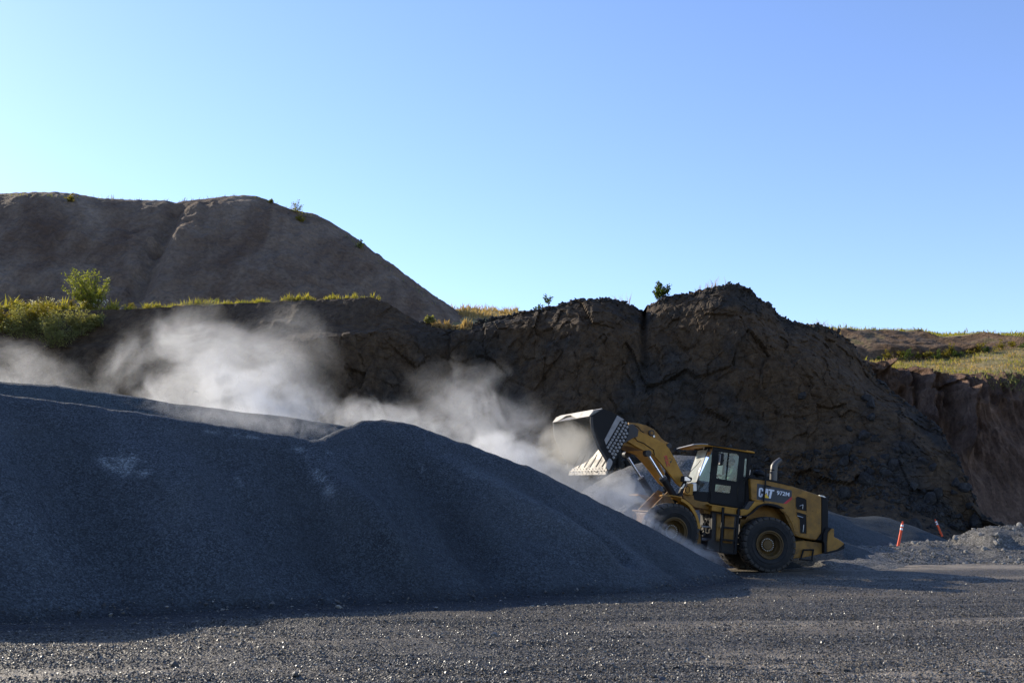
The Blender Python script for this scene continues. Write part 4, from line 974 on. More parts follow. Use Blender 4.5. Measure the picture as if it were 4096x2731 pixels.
onY('r', 'C', .72, [(350, 985), (455, 992), (460, 1175), (375, 1185)], .0, 'cab_front_tank', M['galv'], back=.4, bevel=.03)
onY('r', 'C', .8, [(180, 1240), (420, 1262), (720, 1420), (720, 1560), (420, 1500), (170, 1300)], .0, 'hitch_plate', M['yellow'], back=1.4)

# ---- platform, ladder, side boxes
YP = 1.12
onY('r', 'E', YP, [(440, 78), (1045, 172), (1045, 192), (440, 100)], .05, 'platform', M['yellow_clean'], back=.5)
onY('r', 'E', YP, [(510, 105), (722, 138), (712, 248), (500, 215)], .03, 'side_box', M['yellow_clean'], back=.3, bevel=.008)
onY('r', 'E', YP, [(770, 145), (1018, 185), (1008, 302), (762, 262)], .03, 'side_box', M['yellow_clean'], back=.3, bevel=.008)
onY('r', 'E', .98, [(620, 285), (705, 292), (680, 855), (600, 845)], .0, 'side_panel', M['yellow'], back=.1)
onY('r', 'E', .98, [(790, 325), (985, 345), (965, 565), (775, 545)], .0, 'side_panel', M['yellow'], back=.1)
onY('r', 'E', .98, [(775, 590), (965, 605), (955, 820), (765, 805)], .0, 'side_panel', M['yellow'], back=.1)
onY('r', 'E', .98, [(750, 840), (945, 860), (935, 905), (745, 885)], .0, 'side_panel', M['yellow'], back=.1)
onY('r', 'E', .90, [(520, 210), (1090, 300), (1040, 1130), (560, 1060), (400, 1010), (430, 850), (500, 800)], .0, 'tank', M['dark_steel'], back=1.3, bevel=.02)
onY('r', 'E', .60, [(110, 900), (560, 950), (580, 1055), (300, 1010), (120, 975)], .0, 'belly_frame', M['black'], back=1.2)
onY('r', 'E', .55, [(100, 600), (230, 610), (270, 720), (280, 920), (95, 900)], .0, 'hitch_block', M['yellow'], back=1.1)
m = MB()
for a, b in (((745, 150), (695, 1090)), ((1072, 180), (985, 1120))):
    (x0, z0), (x1, z1) = PR('E', 1.28, [a, b]); dx = .03; m.prism([(x0-dx, z0), (x0+dx, z0), (x1+dx, z1), (x1-dx, z1)], 1.22, 1.30)
m.build('ladder_rail', M['black'], L)
for y0, y1 in ((278, 312), (552, 585), (815, 850), (1090, 1115)):
    xa = 745-(y0-150)*.053; xb = 1072-(y1-180)*.092
    (x0, z0), (x1, z1) = PR('E', 1.28, [(xa, y0), (xb, y1)]); MB().prism([(x0, z0-.02), (x0, z0+.02), (x1, z1+.02), (x1, z1-.02)], 1.05, 1.31).build('ladder_rung', M['black'], L)
# hoses and small parts in the hinge gap, with daylight between them
r_ = np.random.default_rng(4)
for k in range(13):
    x0, y0 = r_.uniform(300, 520), r_.uniform(110, 420); x3, y3 = r_.uniform(230, 520), y0+r_.uniform(150, 480); Yk = r_.uniform(.15, .75)
    pts = []
    for t in np.linspace(0, 1, 9):
        x = x0*(1-t)+x3*t+60*math.sin(t*3.1+k)*(1-t)*t*4; y = y0*(1-t)+y3*t
        a, b = loc('r', 'E', x, y, Yk); pts.append((a, Yk+.1*math.sin(t*5+k), b))
    MB().tube(pts, .018, 6).build('hydraulic_hose', M['black'], L, smooth=True)
for k, (x, y) in enumerate(((330, 500), (400, 620), (430, 440), (470, 660), (330, 700), (380, 180), (300, 150))):
    a, b = loc('r', 'E', x, y, .4); MB().box((a, .4, b), (.12, .25, .09)).build('valve_block', M['dark_steel'], L, bevel=.01)
(x0, z0), (x1, z1) = PR('E', .7, [(300, 545), (470, 560)]); MB().tube([(x0, .7, z0), (x1, .7, z1)], .025, 8).build('steering_cylinder', M['galv'], L)
onY('r', 'E', .7, [(215, 60), (500, 90), (500, 290), (345, 270), (345, 130), (215, 120)], .0, 'valve_cover', M['yellow'], back=.5)

# ---- front frame, fender
fen = [(905, 172), (940, 150), (1060, 165), (1172, 188), (1190, 222), (1262, 258), (1340, 312), (1400, 380), (1452, 452), (1500, 545), (1532, 625), (1560, 730), (1580, 825), (1572, 862)]
P = PF('D', 1.46, fen); P2 = []
for i, (x, z) in enumerate(P):
    a, b = P[max(i-1, 0)], P[min(i+1, len(P)-1)]; t = Vector((b[0]-a[0], b[1]-a[1])).normalized(); P2.append((x+t.y*.03 if True else x, z-t.x*.03))
c_ = (WB, .87); sgn = 1 if (Vector(P2[6])-Vector(c_)).length < (Vector(P[6])-Vector(c_)).length else -1
P2 = [(x+(q[0]-x)*sgn, z+(q[1]-z)*sgn) for (x, z), q in zip(P, P2)]
for s in (1, -1):
    ys = sorted((s*.80, s*1.46)); MB().prism(P+P2[::-1], *ys).build('front_fender', M['yellow_clean'], L, FX, bevel=.004)
P3_ = [(x+(q[0]-x)*3, z+(q[1]-z)*3) for (x, z), q in zip(P, P2)]
MB().prism(P[4:]+P3_[4:][::-1], 1.44, 1.465).build('fender_edge', M['yellow_clean'], L, FX)
for s in (1, -1):
    twr = [(WB-.62, 1.1), (WB-.75, 1.6), (WB-.42, 2.15), (WB-.2, 2.2), (WB+.25, 1.7), (WB+.62, 1.25), (WB+.5, .95), (WB+.3, .75), (WB-.5, .75)]
    MB().prism(twr, s*.42-.03, s*.42+.03).build('front_tower', M['yellow'], L, FX, bevel=.01)
MB().box((WB, 0, 1.15), (1.05, .8, .45)).build('front_frame', M['yellow'], L, FX, bevel=.03)
MB().box((WB+.1, 0, 1.42), (.9, 1.3, .05)).build('deck_plate', M['yellow'], L, FX, bevel=.01)
MB().box((WB-1.0, 0, .8), (1.3, .5, .5)).build('hitch_frame', M['dark_steel'], L, FX, bevel=.02)

# ---- lift arms
arm_pts = [(200, 700), (230, 560), (300, 420), (345, 335), (455, 352), (650, 432), (760, 482), (930, 560), (1080, 645), (1165, 745), (1215, 830), (1300, 980), (1400, 1190), (1478, 1330), (1500, 1420), (1478, 1520), (1400, 1545), (1330, 1480), (1150, 1245), (960, 1012), (830, 872), (740, 835), (640, 800), (500, 720), (360, 640), (290, 600)]
AY = .62
armP = PF('B', AY, arm_pts)
for s in (1, -1):
    MB().prism(armP, s*AY-.05, s*AY+.05).build('lift_arm', M['yellow_clean'], L, FX, bevel=.012)
# cross member between the arms
cr = PF('B', AY, [(215, 690), (300, 470), (480, 560), (640, 790), (480, 735), (330, 700)])
MB().prism(cr, -AY+.05, AY-.05).build('cross_tube', M['yellow'], L, FX, bevel=.02)
# tilt lever (z-bar), on the centre line
lev = [(330, 205), (520, 222), (700, 268), (850, 350), (940, 440), (1010, 540), (1090, 602), (1172, 636), (1208, 690), (1195, 742), (1130, 760), (1050, 690), (930, 610), (840, 540), (740, 500), (640, 470), (450, 400), (330, 360)]
LV = PF('B', .18, lev)
for s in (1, -1): MB().prism(LV, s*.18-.05, s*.18+.05).build('tilt_lever', M['yellow'], L, FX, bevel=.01)
for x, y, r0 in ((1165, 692, .085), (795, 425, .10), (842, 496, .035)):
    a, b = loc('f', 'B', x, y, .2); MB().tube([(a, -.30, b), (a, .30, b)], r0, 18).build('pivot_pin', M['dark_steel'] if r0 > .05 else M['bolt'], L, FX, smooth=True)
a, b = loc('f', 'B', 795, 425, .2); MB().lathe([(.001, .315), (.05, .315), (.06, .30), (.06, .28)], (a, 0, b), 16).build('pin_cap', M['yellow'], L, FX)
a, b = loc('f', 'B', 1165, 692, .2); c, d = loc('f', 'B', 1330, 1180, 0)
MB().tube([(a, 0, b), (a+(c-a)*.45, 0, b+(d-b)*.45)], .05, 12).build('tilt_rod', M['chrome'], L, FX, smooth=True)
MB().tube([(a+(c-a)*.45, 0, b+(d-b)*.45), (WB-.3, 0, 1.9)], .11, 16).build('tilt_cylinder', M['black'], L, FX, smooth=True)
# hose along the arm
hp = [(350, 410), (440, 480), (520, 590), (650, 635), (740, 700), (860, 780), (880, 890)]
MB().tube([(*(lambda q: (q[0],))(loc('f', 'B', x, y, AY+.07)), AY+.07, loc('f', 'B', x, y, AY+.07)[1]) for x, y in hp], .013, 6).build('grease_line', M['black'], L, FX, smooth=True)
hp = [(340, 285), (460, 262), (530, 295), (600, 380), (660, 420)]
MB().tube([(loc('f', 'B', x, y, .3)[0], .3, loc('f', 'B', x, y, .3)[1]) for x, y in hp], .018, 6).build('grease_line', M['black'], L, FX, smooth=True)
# lift cylinders
for s, top, mid, bot in ((1, (735, 855), (1050, 1370), (1240, 1700)), (-1, None, None, None)):
    pass
Yc = .80
a = loc('f', 'B', 728, 850, Yc); b = loc('f', 'B', 1052, 1368, Yc); dirv = Vector((b[0]-a[0], 0, b[1]-a[1])); Ln = dirv.length; dirv.normalize()
for s in (1, -1):
    T_0 = Vector((a[0], s*Yc, a[1])); B0 = Vector((b[0], s*Yc, b[1])); E0 = B0+dirv*1.02
    MB().tube([T_0-Vector((0, .13, 0)), T_0+Vector((0, .10, 0))], .105, 18).build('rod_eye', M['dark_steel'], L, FX, smooth=True)
    MB().tube([T_0, B0], .043, 16).build('cylinder_rod', M['chrome'], L, FX, smooth=True)
    c = MB().tube([B0-dirv*.02, B0+dirv*.07], .128, 20).build('cylinder_head', M['dark_steel'], L, FX, smooth=True)
    for k in range(8):
        an = k*math.pi/4; u = Vector((0, 1, 0)); w = dirv.cross(u); p = B0-dirv*.02+(u*math.cos(an)+w*math.sin(an))*.10
        MB().tube([p, p-dirv*.03], .018, 6).build('head_bolt', M['bolt'], c, FX)
    MB().tube([B0+dirv*.07, E0], .112, 20).build('lift_cylinder', M['black'], L, FX, smooth=True)
    tr = [(E0.x-.12, E0.z-.3), (E0.x-.16, E0.z+.05), (E0.x, E0.z+.16), (E0.x+.15, E0.z+.03), (E0.x+.3, E0.z-.35)]
    MB().prism(tr, s*.80-.13, s*.80-.09).prism(tr, s*.8+.09, s*.8+.13).build('cylinder_bracket', M['yellow_clean'], L, FX, bevel=.008)
# owner's mark on the arm: red letters, thin digger outline
def armpt(x, y): return loc('f', 'B', x, y, AY+.052)
LG = [(1078, 912), (1132, 893), (1200, 1112), (1150, 1128)]     # letters run down the arm
text_polys('PDC', [(1135, 890), (1205, 1115), (1135, 1132), (1070, 912)], AY+.052, 'lettering', M['red'], 'f', 'B', .03)
MB().prism([armpt(*p) for p in ((1083, 930), (1092, 928), (1140, 1125), (1130, 1130))], AY+.05, AY+.055).build('logo_bar', M['decal_black'], L, FX)
m = MB(); q = [armpt(*p) for p in ((1180, 938), (1250, 970), (1235, 1005), (1215, 1040), (1198, 1020))]; m.tube([(x, AY+.055, z) for x, z in q], .008, 5); m.build('logo_digger', M['decal_black'], L, FX)
MB().prism([armpt(*p) for p in ((1196, 1010), (1240, 1015), (1215, 1055))], AY+.05, AY+.058).build('logo_digger', M['decal_black'], L, FX)

# ---- bucket
BY = 1.60
out = PF('A', BY, [(1360, 190), (1480, 222), (1570, 262), (1660, 312), (1760, 365), (1840, 425), (1890, 520), (1905, 600), (1898, 680), (1862, 800), (1750, 992), (1645, 1225), (1500, 1474)])
lead = PF('A', BY, [(1470, 1478), (1422, 1405), (1428, 1290), (1350, 1150), (1250, 1000), (1200, 880), (1155, 760), (1112, 620), (1095, 450), (1092, 345)])
thk = .045
inn = []
for i, (x, z) in enumerate(out):
    a, b = out[max(i-1, 0)], out[min(i+1, len(out)-1)]; t = Vector((b[0]-a[0], b[1]-a[1])).normalized(); inn.append((x-t.y*thk, z+t.x*thk))
cc = (sum(p[0] for p in lead)/len(lead), sum(p[1] for p in lead)/len(lead))
if (Vector(inn[6])-Vector(cc)).length > (Vector(out[6])-Vector(cc)).length: inn = [(2*x-a, 2*z-b) for (x, z), (a, b) in zip(out, inn)]
bucket = MB()
n = len(out); vs = [(x, s*BY, z) for s in (-1, 1) for x, z in out]+[(x, s*BY, z) for s in (-1, 1) for x, z in inn]; fs = []
for i in range(n-1):
    fs += [(i, i+1, n+i+1, n+i), (2*n+i, 3*n+i, 3*n+i+1, 2*n+i+1)]
    for s in (0, n): fs.append((s+i, s+i+1, 2*n+s+i+1, 2*n+s+i))
fs += [(0, n, 3*n, 2*n), (n-1, 3*n-1, 4*n-1, 2*n-1)]
bk = bucket.add(vs, fs).build('bucket', M['steel'], L, FX, smooth=True)
side = out+lead
for s in (1, -1):
    y0, y1 = sorted((s*BY, s*(BY+.035))); MB().prism(side, y0, y1).build('side_plate', M['black'] if s > 0 else M['steel'], bk, FX)
    MB().prism([lead[2], lead[3], lead[4], lead[5], lead[6], lead[7], lead[8], lead[9]]+[(x-.09 if True else x, z) for x, z in (lead[9], lead[8], lead[7], lead[6], lead[5], lead[4], lead[3], lead[2])], *sorted((s*(BY+.01), s*(BY+.05)))).build('side_cutter', M['dark_steel'], bk, FX)
# cutting edge and ribs of the lip
lipA, lipB = Vector((*out[-1],)), Vector((*lead[1],)); 
e0 = PF('A', BY, [(1500, 1475)])[0]; e1 = PF('A', BY, [(1440, 1345)])[0]
fl_dir = (Vector(inn[-2])-Vector(inn[-1])).normalized(); edge = Vector(inn[-1])
nrm2 = Vector((fl_dir.y, -fl_dir.x)); nrm2 = nrm2 if (Vector(cc)-edge).dot(nrm2) > 0 else -nrm2
def q2(a, b): p = edge+fl_dir*a+nrm2*b; return (p.x, p.y)
for k in range(6):
    y0 = -BY+.03+k*(2*BY-.06)/6; MB().prism([q2(-.16, -.05), q2(-.16, -.02), q2(-.02, .025), q2(.10, .025), q2(.10, -.05)], y0, y0+(2*BY-.06)/6-.012).build('edge_segment', M['steel'], bk, FX, bevel=.006)
for k in range(7):
    y0 = -BY+.12+k*(2*BY-.24)/6-.03; MB().prism([q2(.12, .0), q2(.14, .022), q2(.62, .022), q2(.66, .0)], y0, y0+.07).build('floor_strip', M['dark_steel'], bk, FX)
bolt2 = MB().lathe([(.022, 0), (.022, .012), (.001, .016)], n=8, axis='Z')
for k in range(12):
    for a in (-.05, .04):
        y0 = -BY+.17+k*(2*BY-.34)/11; p = q2(a, .026); MB().tube([(p[0], y0, p[1]), (p[0]+nrm2.x*.015, y0, p[1]+nrm2.y*.015)], .022, 6).build('edge_bolt', M['dark_steel'], bk, FX)
# spill guard
S0 = Vector(out[0]); S1 = Vector(lead[-1])
sg = PF('A', BY, [(1360, 188), (1195, 205), (1188, 330), (1092, 345), (1092, 352), (1200, 342), (1270, 330)])
t1, t2, t3, t4 = PF('A', BY, [(1360, 186), (1200, 205), (1195, 333), (1092, 348)])
def plate(a, b, y0, y1, th, name, mat, cut=None):
    a, b = Vector(a), Vector(b); d = (b-a).normalized(); nn = Vector((-d.y, d.x))*th
    return MB().prism([tuple(a), tuple(b), tuple(b+nn), tuple(a+nn)], y0, y1).build(name, mat, bk, FX)
plate(t1, t4, -BY, BY, .03, 'top_plate', M['steel'])
# raised guard plate with cut corners
a3, b3 = Vector(t4), Vector(t2)
dv = (b3-a3)
gv = [(-BY, 0), (-BY+.25, 0), (-BY+.75, 1), (BY-.05, 1), (BY, .9), (BY, 0)]
gv = [(-BY, 0.0), (-BY, .8), (-BY+.35, 1.0), (BY-.12, 1.0), (BY, 0.85), (BY, 0.0), (BY-1.05, 0.0), (BY-1.9, .75), (-BY+.9, .75), (-BY+.45, 0)]
vs = []; nn = Vector((dv.y, -dv.x)).normalized()*.03
for off in (Vector((0, 0)), nn):
    for y, t in gv: p = a3+dv*t+off; vs.append((p.x, y, p.y))
k = len(gv); MB().add(vs, [tuple(range(k)), tuple(range(k, 2*k))[::-1]]+[(i, (i+1) % k, k+(i+1) % k, k+i) for i in range(k)]).build('spill_guard', M['steel'], bk, FX)
plate(t2, t1, -BY+.35, BY, .025, 'guard_top', M['steel'])
for y0 in (-BY, BY-1.05, BY-.03):
    MB().prism([t1, t2, t3, t4] if y0 != BY-1.05 else [t1, t2, t4], y0, y0+.03).build('guard_gusset', M['yellow_clean'] if y0 == BY-1.05 else M['steel'], bk, FX)
# wear parts on the near side
YS = BY+.036
onY('f', 'A', YS, [(1662, 318), (1812, 408), (1722, 442), (1432, 938), (1395, 832)], .02, 'wear_plate', M['plate'], parent=bk, bevel=.006)
onY('f', 'A', YS, [(1488, 1212), (1520, 1225), (1560, 1282), (1550, 1340), (1500, 1440), (1482, 1464), (1440, 1432), (1422, 1395), (1445, 1285)], .05, 'corner_shroud', M['plate'], parent=bk, bevel=.012)
colsW = [[(1470, 985), (1500, 932), (1531, 882), (1566, 826), (1600, 768), (1633, 707), (1665, 650), (1697, 590), (1735, 522), (1772, 460)],
         [(1512, 1066), (1541, 1010), (1576, 952), (1612, 895), (1648, 835), (1683, 775), (1718, 713), (1753, 652), (1785, 592), (1816, 536), (1844, 480)],
         [(1566, 1117), (1600, 1061), (1641, 991), (1685, 920), (1726, 850), (1768, 777), (1803, 702), (1841, 629), (1874, 560)],
         [(1592, 1195), (1628, 1130), (1671, 1060), (1712, 988), (1755, 915), (1797, 846), (1834, 769), (1869, 694)]]
u1 = Vector(loc('f', 'A', 1718, 713, YS))-Vector(loc('f', 'A', 1512, 1066, YS)); ang = math.atan2(u1.y, u1.x)
wb = MB().box((0, 0, 0), (.082, .045, .086)).build('wear_block', M['plate'], mesh_only=True)
bmq = bmesh.new(); bmq.from_mesh(wb); bmesh.ops.bevel(bmq, geom=bmq.edges[:], offset=.016, segments=2, affect='EDGES'); bmq.to_mesh(wb); bmq.free()
pin = MB().lathe([(.009, 0), (.009, .004), (.001, .004)], n=8).build('block_hole', M['black'], mesh_only=True)
for c in colsW:
    for x, y in c:
        a, b = loc('f', 'A', x, y, YS+.02); o = link('wear_block', wb, bk); o.matrix_local = FX @ Matrix.Translation((a, YS+.02, b)) @ Matrix.Rotation(-ang, 4, 'Y')
# bucket ears behind
for s in (.62, -.62):
    ear = PF('A', .62, [(1780, 560), (1960, 500), (2080, 620), (2060, 760), (1950, 800), (1790, 900)]); MB().prism(ear, s-.12, s-.07).prism(ear, s+.07, s+.12).build('bucket_ear', M['dark_steel'], bk, FX)

# ------------------------------------------------------------------ the driver
def skin_body(name, verts, edges, radii, mat, root=0, sub=2, parent=None):
    me = bpy.data.meshes.new(name); me.from_pydata(verts, edges, []); o = link(name, me, parent)
    me.materials.append(mat)
    s = o.modifiers.new('skin', 'SKIN'); s.use_smooth_shade = True
    for i, r_ in enumerate(radii): me.skin_vertices[0].data[i].radius = (r_, r_) if np.isscalar(r_) else r_
    me.skin_vertices[0].data[root].use_root = True
    ss = o.modifiers.new('sub', 'SUBSURF'); ss.levels = sub; ss.render_levels = sub
    return o
M['skin'] = mat_simple('skin', (.42, .24, .16), .55)
M['shirt'] = mat_paint('pale shirt', (.62, .68, .60), (.4, .42, .38), .2, .85, False)
M['trousers'] = mat_simple('dark trousers', (.03, .035, .05), .9)
M['cap'] = mat_simple('dark cap', (.02, .02, .025), .8)
px_, pz_ = sx-.02, sz+.10                                    # hip on the seat
def build_driver():
    root = empty('person', M_R @ Matrix.Translation((px_, 0, pz_)))
    tag(root, 'driver in a pale shirt sitting in the loader cab with both arms forward', 'person')
    V = [(0, 0, .06), (.02, 0, .30), (.04, 0, .50), (.05, 0, .57), (.07, 0, .64),                      # pelvis, chest, shoulders base, neck, skull base
         (.03, .19, .50), (.20, .23, .27), (.44, .15, .24), (.03, -.19, .50), (.20, -.23, .27), (.44, -.15, .24),
         (.42, .11, .10), (.62, .12, -.30), (.42, -.11, .10), (.62, -.12, -.30), (.76, .12, -.33), (.76, -.12, -.33)]
    E = [(0, 1), (1, 2), (2, 3), (3, 4), (2, 5), (5, 6), (6, 7), (2, 8), (8, 9), (9, 10), (0, 11), (11, 12), (0, 13), (13, 14), (12, 15), (14, 16)]
    rad = [(.16, .13), (.155, .12), (.12, .10), .055, .055, .065, .05, .035, .065, .05, .035, .085, .06, .085, .06, .045, .045]
    skin_body('body', V, E, rad, M['shirt'], parent=root)
    hd = bmesh.new(); bmesh.ops.create_uvsphere(hd, u_segments=20, v_segments=14, radius=1)
    for v in hd.verts:
        x, y, z = v.co; v.co = Vector((x*.098+(.012 if x > 0 and z < 0 else 0), y*.077*(1-.18*max(0, -z)), z*.125))
        if x > .75 and abs(y) < .35: v.co.x += .022*max(0, 1-abs(z+.12)*3.2)      # nose
        if x > .55 and -.75 < z < -.35: v.co.x += .008
    me = bpy.data.meshes.new('head'); hd.to_mesh(me); hd.free(); me.materials.append(M['skin']); me.polygons.foreach_set('use_smooth', [True]*len(me.polygons))
    h = link('head', me, root); h.location = (.10, 0, .745)
    for s in (1, -1):
        MB().box((.088, s*.032, .012), (.012, .022, .010)).build('eye', M['cap'], h); MB().box((-.005, s*.079, -.005), (.035, .014, .055)).build('ear', M['skin'], h, bevel=.005)
    MB().box((.096, 0, -.062), (.012, .04, .008)).build('mouth', M['red'], h)
    MB().lathe([(.104, -.0), (.106, .05), (.085, .105), (.04, .135), (.001, .14)], (-.005, 0, .015), 20, 'Z').build('cap', M['cap'], root, smooth=True).location = (.10, 0, .745)
    MB().box((.14, 0, .035), (.10, .13, .012)).build('cap_peak', M['cap'], root, bevel=.004).location = (.10, 0, .745)
    for s in (1, -1):
        b = Vector((.44, s*.15, .24)); vs = [b, b+Vector((.07, 0, .01)), b+Vector((.11, 0, .015))]; ed = [(0, 1), (1, 2)]; rd = [.03, .034, .03]
        for k, f in enumerate((-.030, -.010, .010, .030)):
            n0 = len(vs); vs += [b+Vector((.10, f, .02)), b+Vector((.135, f*1.1, .03)), b+Vector((.155, f*1.1, .005-.004*k))]; ed += [(2, n0), (n0, n0+1), (n0+1, n0+2)]; rd += [.011, .010, .008]
        n0 = len(vs); vs += [b+Vector((.06, -s*.03, .02)), b+Vector((.10, -s*.045, .035))]; ed += [(1, n0), (n0, n0+1)]; rd += [.012, .009]
        skin_body('hand', vs, ed, rd, M['skin'], sub=1, parent=root)
build_driver()

# ------------------------------------------------------------------ marker posts
M['orange'] = mat_paint('orange plastic', (.80, .085, .02), (.35, .08, .03), .25, .45, False)
M['band'] = mat_simple('white reflective band', (.78, .78, .76), .4)
def post(base, top, label):
    b, t = Vector(base), Vector(top); ax = t-b; H = ax.length; q = ax.to_track_quat('Z', 'Y')
    o = MB().lathe([(.001, -.08), (.058, -.08), (.058, .02), (.052, H*.30), (.052, H*.86), (.050, H*.90), (.030, H*.93), (.022, H*.945), (.022, H*.96), (.040, H*.97), (.042, H*.99), (.001, H)], n=24, axis='Z').build('marker_post', M['orange'], None, smooth=True)
    o.location = b; o.rotation_euler = q.to_euler(); tag(o, label, 'marker post', 'orange marker posts')
    for z in (.66, .79): MB().lathe([(.0535, H*z), (.0545, H*z+.004), (.0545, H*z+.075), (.0535, H*z+.079)], n=24, axis='Z').build('reflective_band', M['band'], o, smooth=True)
post(at(2062.5, 1255.5, 40.8), at(2074, 1197, 40.9), 'orange marker post with two white bands leaning right on the gravel bank')
p0 = at(2163, 1228, 55); post(p0, at(2147.5, 1192, 55), 'smaller far orange marker post leaning left near the foot of the quarry face')

# ------------------------------------------------------------------ vegetation
def mat_leaf(name, a, b, trans=.5):
    t = NT(name); c = t.coord(); col = t.mix(t.ramp(t.noise(c, 2.2, 4, .6), [(.3, 0.), (.7, 1.)]), a, b)
    d = t.bsdf(col, .6, 0, None, .3); tl = t.n('ShaderNodeBsdfTranslucent'); t.l(t.mix(1.0, col, (1.6, 1.5, .7), 'MULTIPLY'), tl.inputs[0])
    m = t.n('ShaderNodeMixShader'); m.inputs[0].default_value = trans; t.l(d, m.inputs[1]); t.l(tl.outputs[0], m.inputs[2]); return t.done(m.outputs[0])
M['leaf_green'] = mat_leaf('green leaves', (.03, .05, .01), (.07, .10, .02))
M['leaf_bright'] = mat_leaf('bright yellow green leaves', (.07, .10, .018), (.25, .26, .045), .5)
M['leaf_olive'] = mat_leaf('olive sage leaves', (.10, .115, .045), (.25, .235, .09), .5)
M['leaf_yellow'] = mat_leaf('yellow green weed', (.10, .10, .012), (.20, .15, .02))
M['grass'] = mat_leaf('sunlit grass', (.12, .145, .028), (.30, .25, .055), .55)
M['dry'] = mat_leaf('dry straw', (.24, .16, .07), (.40, .29, .14), .45)
M['twig'] = mat_simple('brown twig', (.09, .06, .04), .9)
def shrub(base, h, w, label, mat='leaf_green', n=900, leaf=.09, seed=1, stems=9, group='shrubs on the quarry benches', up=.6, name='shrub', cat='shrub', dome=False, wind=0.0, tuft=.075):
    r = np.random.default_rng(seed); b = np.array(base, float); root = empty(name, Matrix.Translation(b)); tag(root, label, cat, group)
    sm = MB(); tips = []
    for k in range(stems):
        a = r.uniform(0, 6.283); sp = r.uniform(.1, 1)**.7; L_ = h*r.uniform(.45, 1.08)*(1-.35*sp*sp if not dome else math.sqrt(max(.05, 1-.85*sp*sp)))
        pts = []
        for t in np.linspace(0, 1, 5):
            pts.append((math.cos(a)*w*.5*sp*t**1.2+.04*h*r.normal()*t*.4+wind*w*.5*t*t, math.sin(a)*w*.5*sp*t**1.2+.04*h*r.normal()*t*.4, L_*t**(.8)))
        sm.tube(pts, [.022*h/2, .017*h/2, .012*h/2, .008*h/2, .003*h/2], 4, False); tips.append(np.array(pts))
    sm.build('stem', M['twig'], root)
    P = []
    for i in range(n):
        q = tips[r.integers(len(tips))]; t = r.uniform(.12 if dome else .25, 1)**(.8); f = t*4; j = min(3, int(f)); p = q[j]*(1-(f-j))+q[j+1]*(f-j)
        P.append(p+r.normal(size=3)*np.array([1, 1, .8])*w*(tuft if not dome else .075)*(1.2-.55*t))
    P = np.array(P); P[:, 2] = np.maximum(P[:, 2], .02)
    V, F = leaves(P, leaf, r, up)
    me = np_mesh('foliage', V, F, M[mat], False); link('foliage', me, root); return root
def leaves(P, size, r, up=.5):
    n = len(P); d = r.normal(size=(n, 3)); d[:, 2] = np.abs(d[:, 2])*up+.1; d /= np.linalg.norm(d, axis=1)[:, None]
    s = np.cross(d, r.normal(size=(n, 3))); s /= np.linalg.norm(s, axis=1)[:, None]
    L_ = (size*r.uniform(.6, 1.4, n))[:, None]; W = L_*.32
    V = np.stack([P, P+d*L_*.5+s*W, P+d*L_, P+d*L_*.5-s*W], 1).reshape(-1, 3)
    return V, (np.arange(n)*4)[:, None]+np.array([[0, 1, 2, 3]])
def grass(P, hmin, hmax, r, width=.012, lean=.35):
    n = len(P); cl = np.clip(.80+1.2*fbm(P[:, 0]/.9, P[:, 1]/.9, P[:, 2]/2, 3, 400)+.9*fbm(P[:, 0]/3.1, P[:, 1]/3.1, 0, 2, 401), .18, 1.5); h = ((hmin+(hmax-hmin)*r.random(n)**1.6)*cl)[:, None]; a = r.uniform(0, 3.14, n); s = np.stack([np.cos(a), np.sin(a), 0*a], 1)*width*(1+h*2)
    d = np.concatenate([r.normal(size=(n, 2))*lean, np.ones((n, 1))], 1)*h; m = d*.55*np.array([.6, .6, 1.05])
    V = np.stack([P-s, P+s, P+m+s*.7, P+d, P+m-s*.7], 1).reshape(-1, 3); k = (np.arange(n)*5)[:, None]
    F = np.concatenate([k+np.array([[0, 1, 2]]), k+np.array([[0, 2, 4]]), k+np.array([[4, 2, 3]])]); return V, F
PH = rel_ = None
hillX, hillY, hillZ = hill_g
def hill_at(dx, dy):
    G = np.stack([hillX, hillY, hillZ], -1).reshape(-1, 3); e = G-CAM; dp = e@FW; X_ = (e[:, 0]/dp*FPX+2048)/K; Y_ = (-(e@UP)/dp*FPX+1365.5)/K
    k = np.argmin((X_-dx)**2+(Y_-dy)**2+np.maximum(0, G[:, 1]-112)*30); return G[k]
def bench(dx, Y):                                            # bench surface behind its edge
    i = np.argmin(abs(Wus-dx)); col = WG[:, i]; k = np.where(Wvv >= 2.95)[0]; c = col[k]; j = np.argmin(abs(c[:, 1]-Y)); return np.array([(dx*K-2048)/FPX*Y*math.cos(PITCH)*1.02, Y, c[j, 2]-.03])
def px2m(w, Y): return w*Y/2263*.985
# big bush and its neighbours on the bench
shrub(bench(196, 76.5), 4.1, 4.3, 'large bright green bush standing on the bench below the spoil hill', 'leaf_bright', 5600, .13, 11, 46, up=.8, wind=-.30, tuft=.035)
for k, (dx, Y, h, w, mt, lb) in enumerate((
        (146, 75, 1.15, 1.0, 'leaf_yellow', 'small rounded yellow green bush left of the large bush'), (184, 74.6, 1.0, 1.3, 'leaf_yellow', 'low yellow bush right in front of the large bush'),
        (283, 75.5, 1.15, .95, 'leaf_yellow', 'small upright yellow bush right of the large bush'), (330, 76.5, 1.3, 1.2, 'leaf_olive', 'dark thin bush at the foot of the gully in the hill'),
        (30, 75, 1.0, 2.0, 'leaf_yellow', 'low yellow green weed clump at the left edge of the bench'), (95, 75.5, .9, 1.6, 'leaf_yellow', 'low weed clump with pale tips on the left of the bench'))):
    shrub(bench(dx, Y), h, w, lb, mt, 1100, .09, 20+k, 14, dome=True)
def on_face(dx, dy, pull=.2):
    p = on_wall(dx, dy); return (p[0], p[1]-pull, p[2])
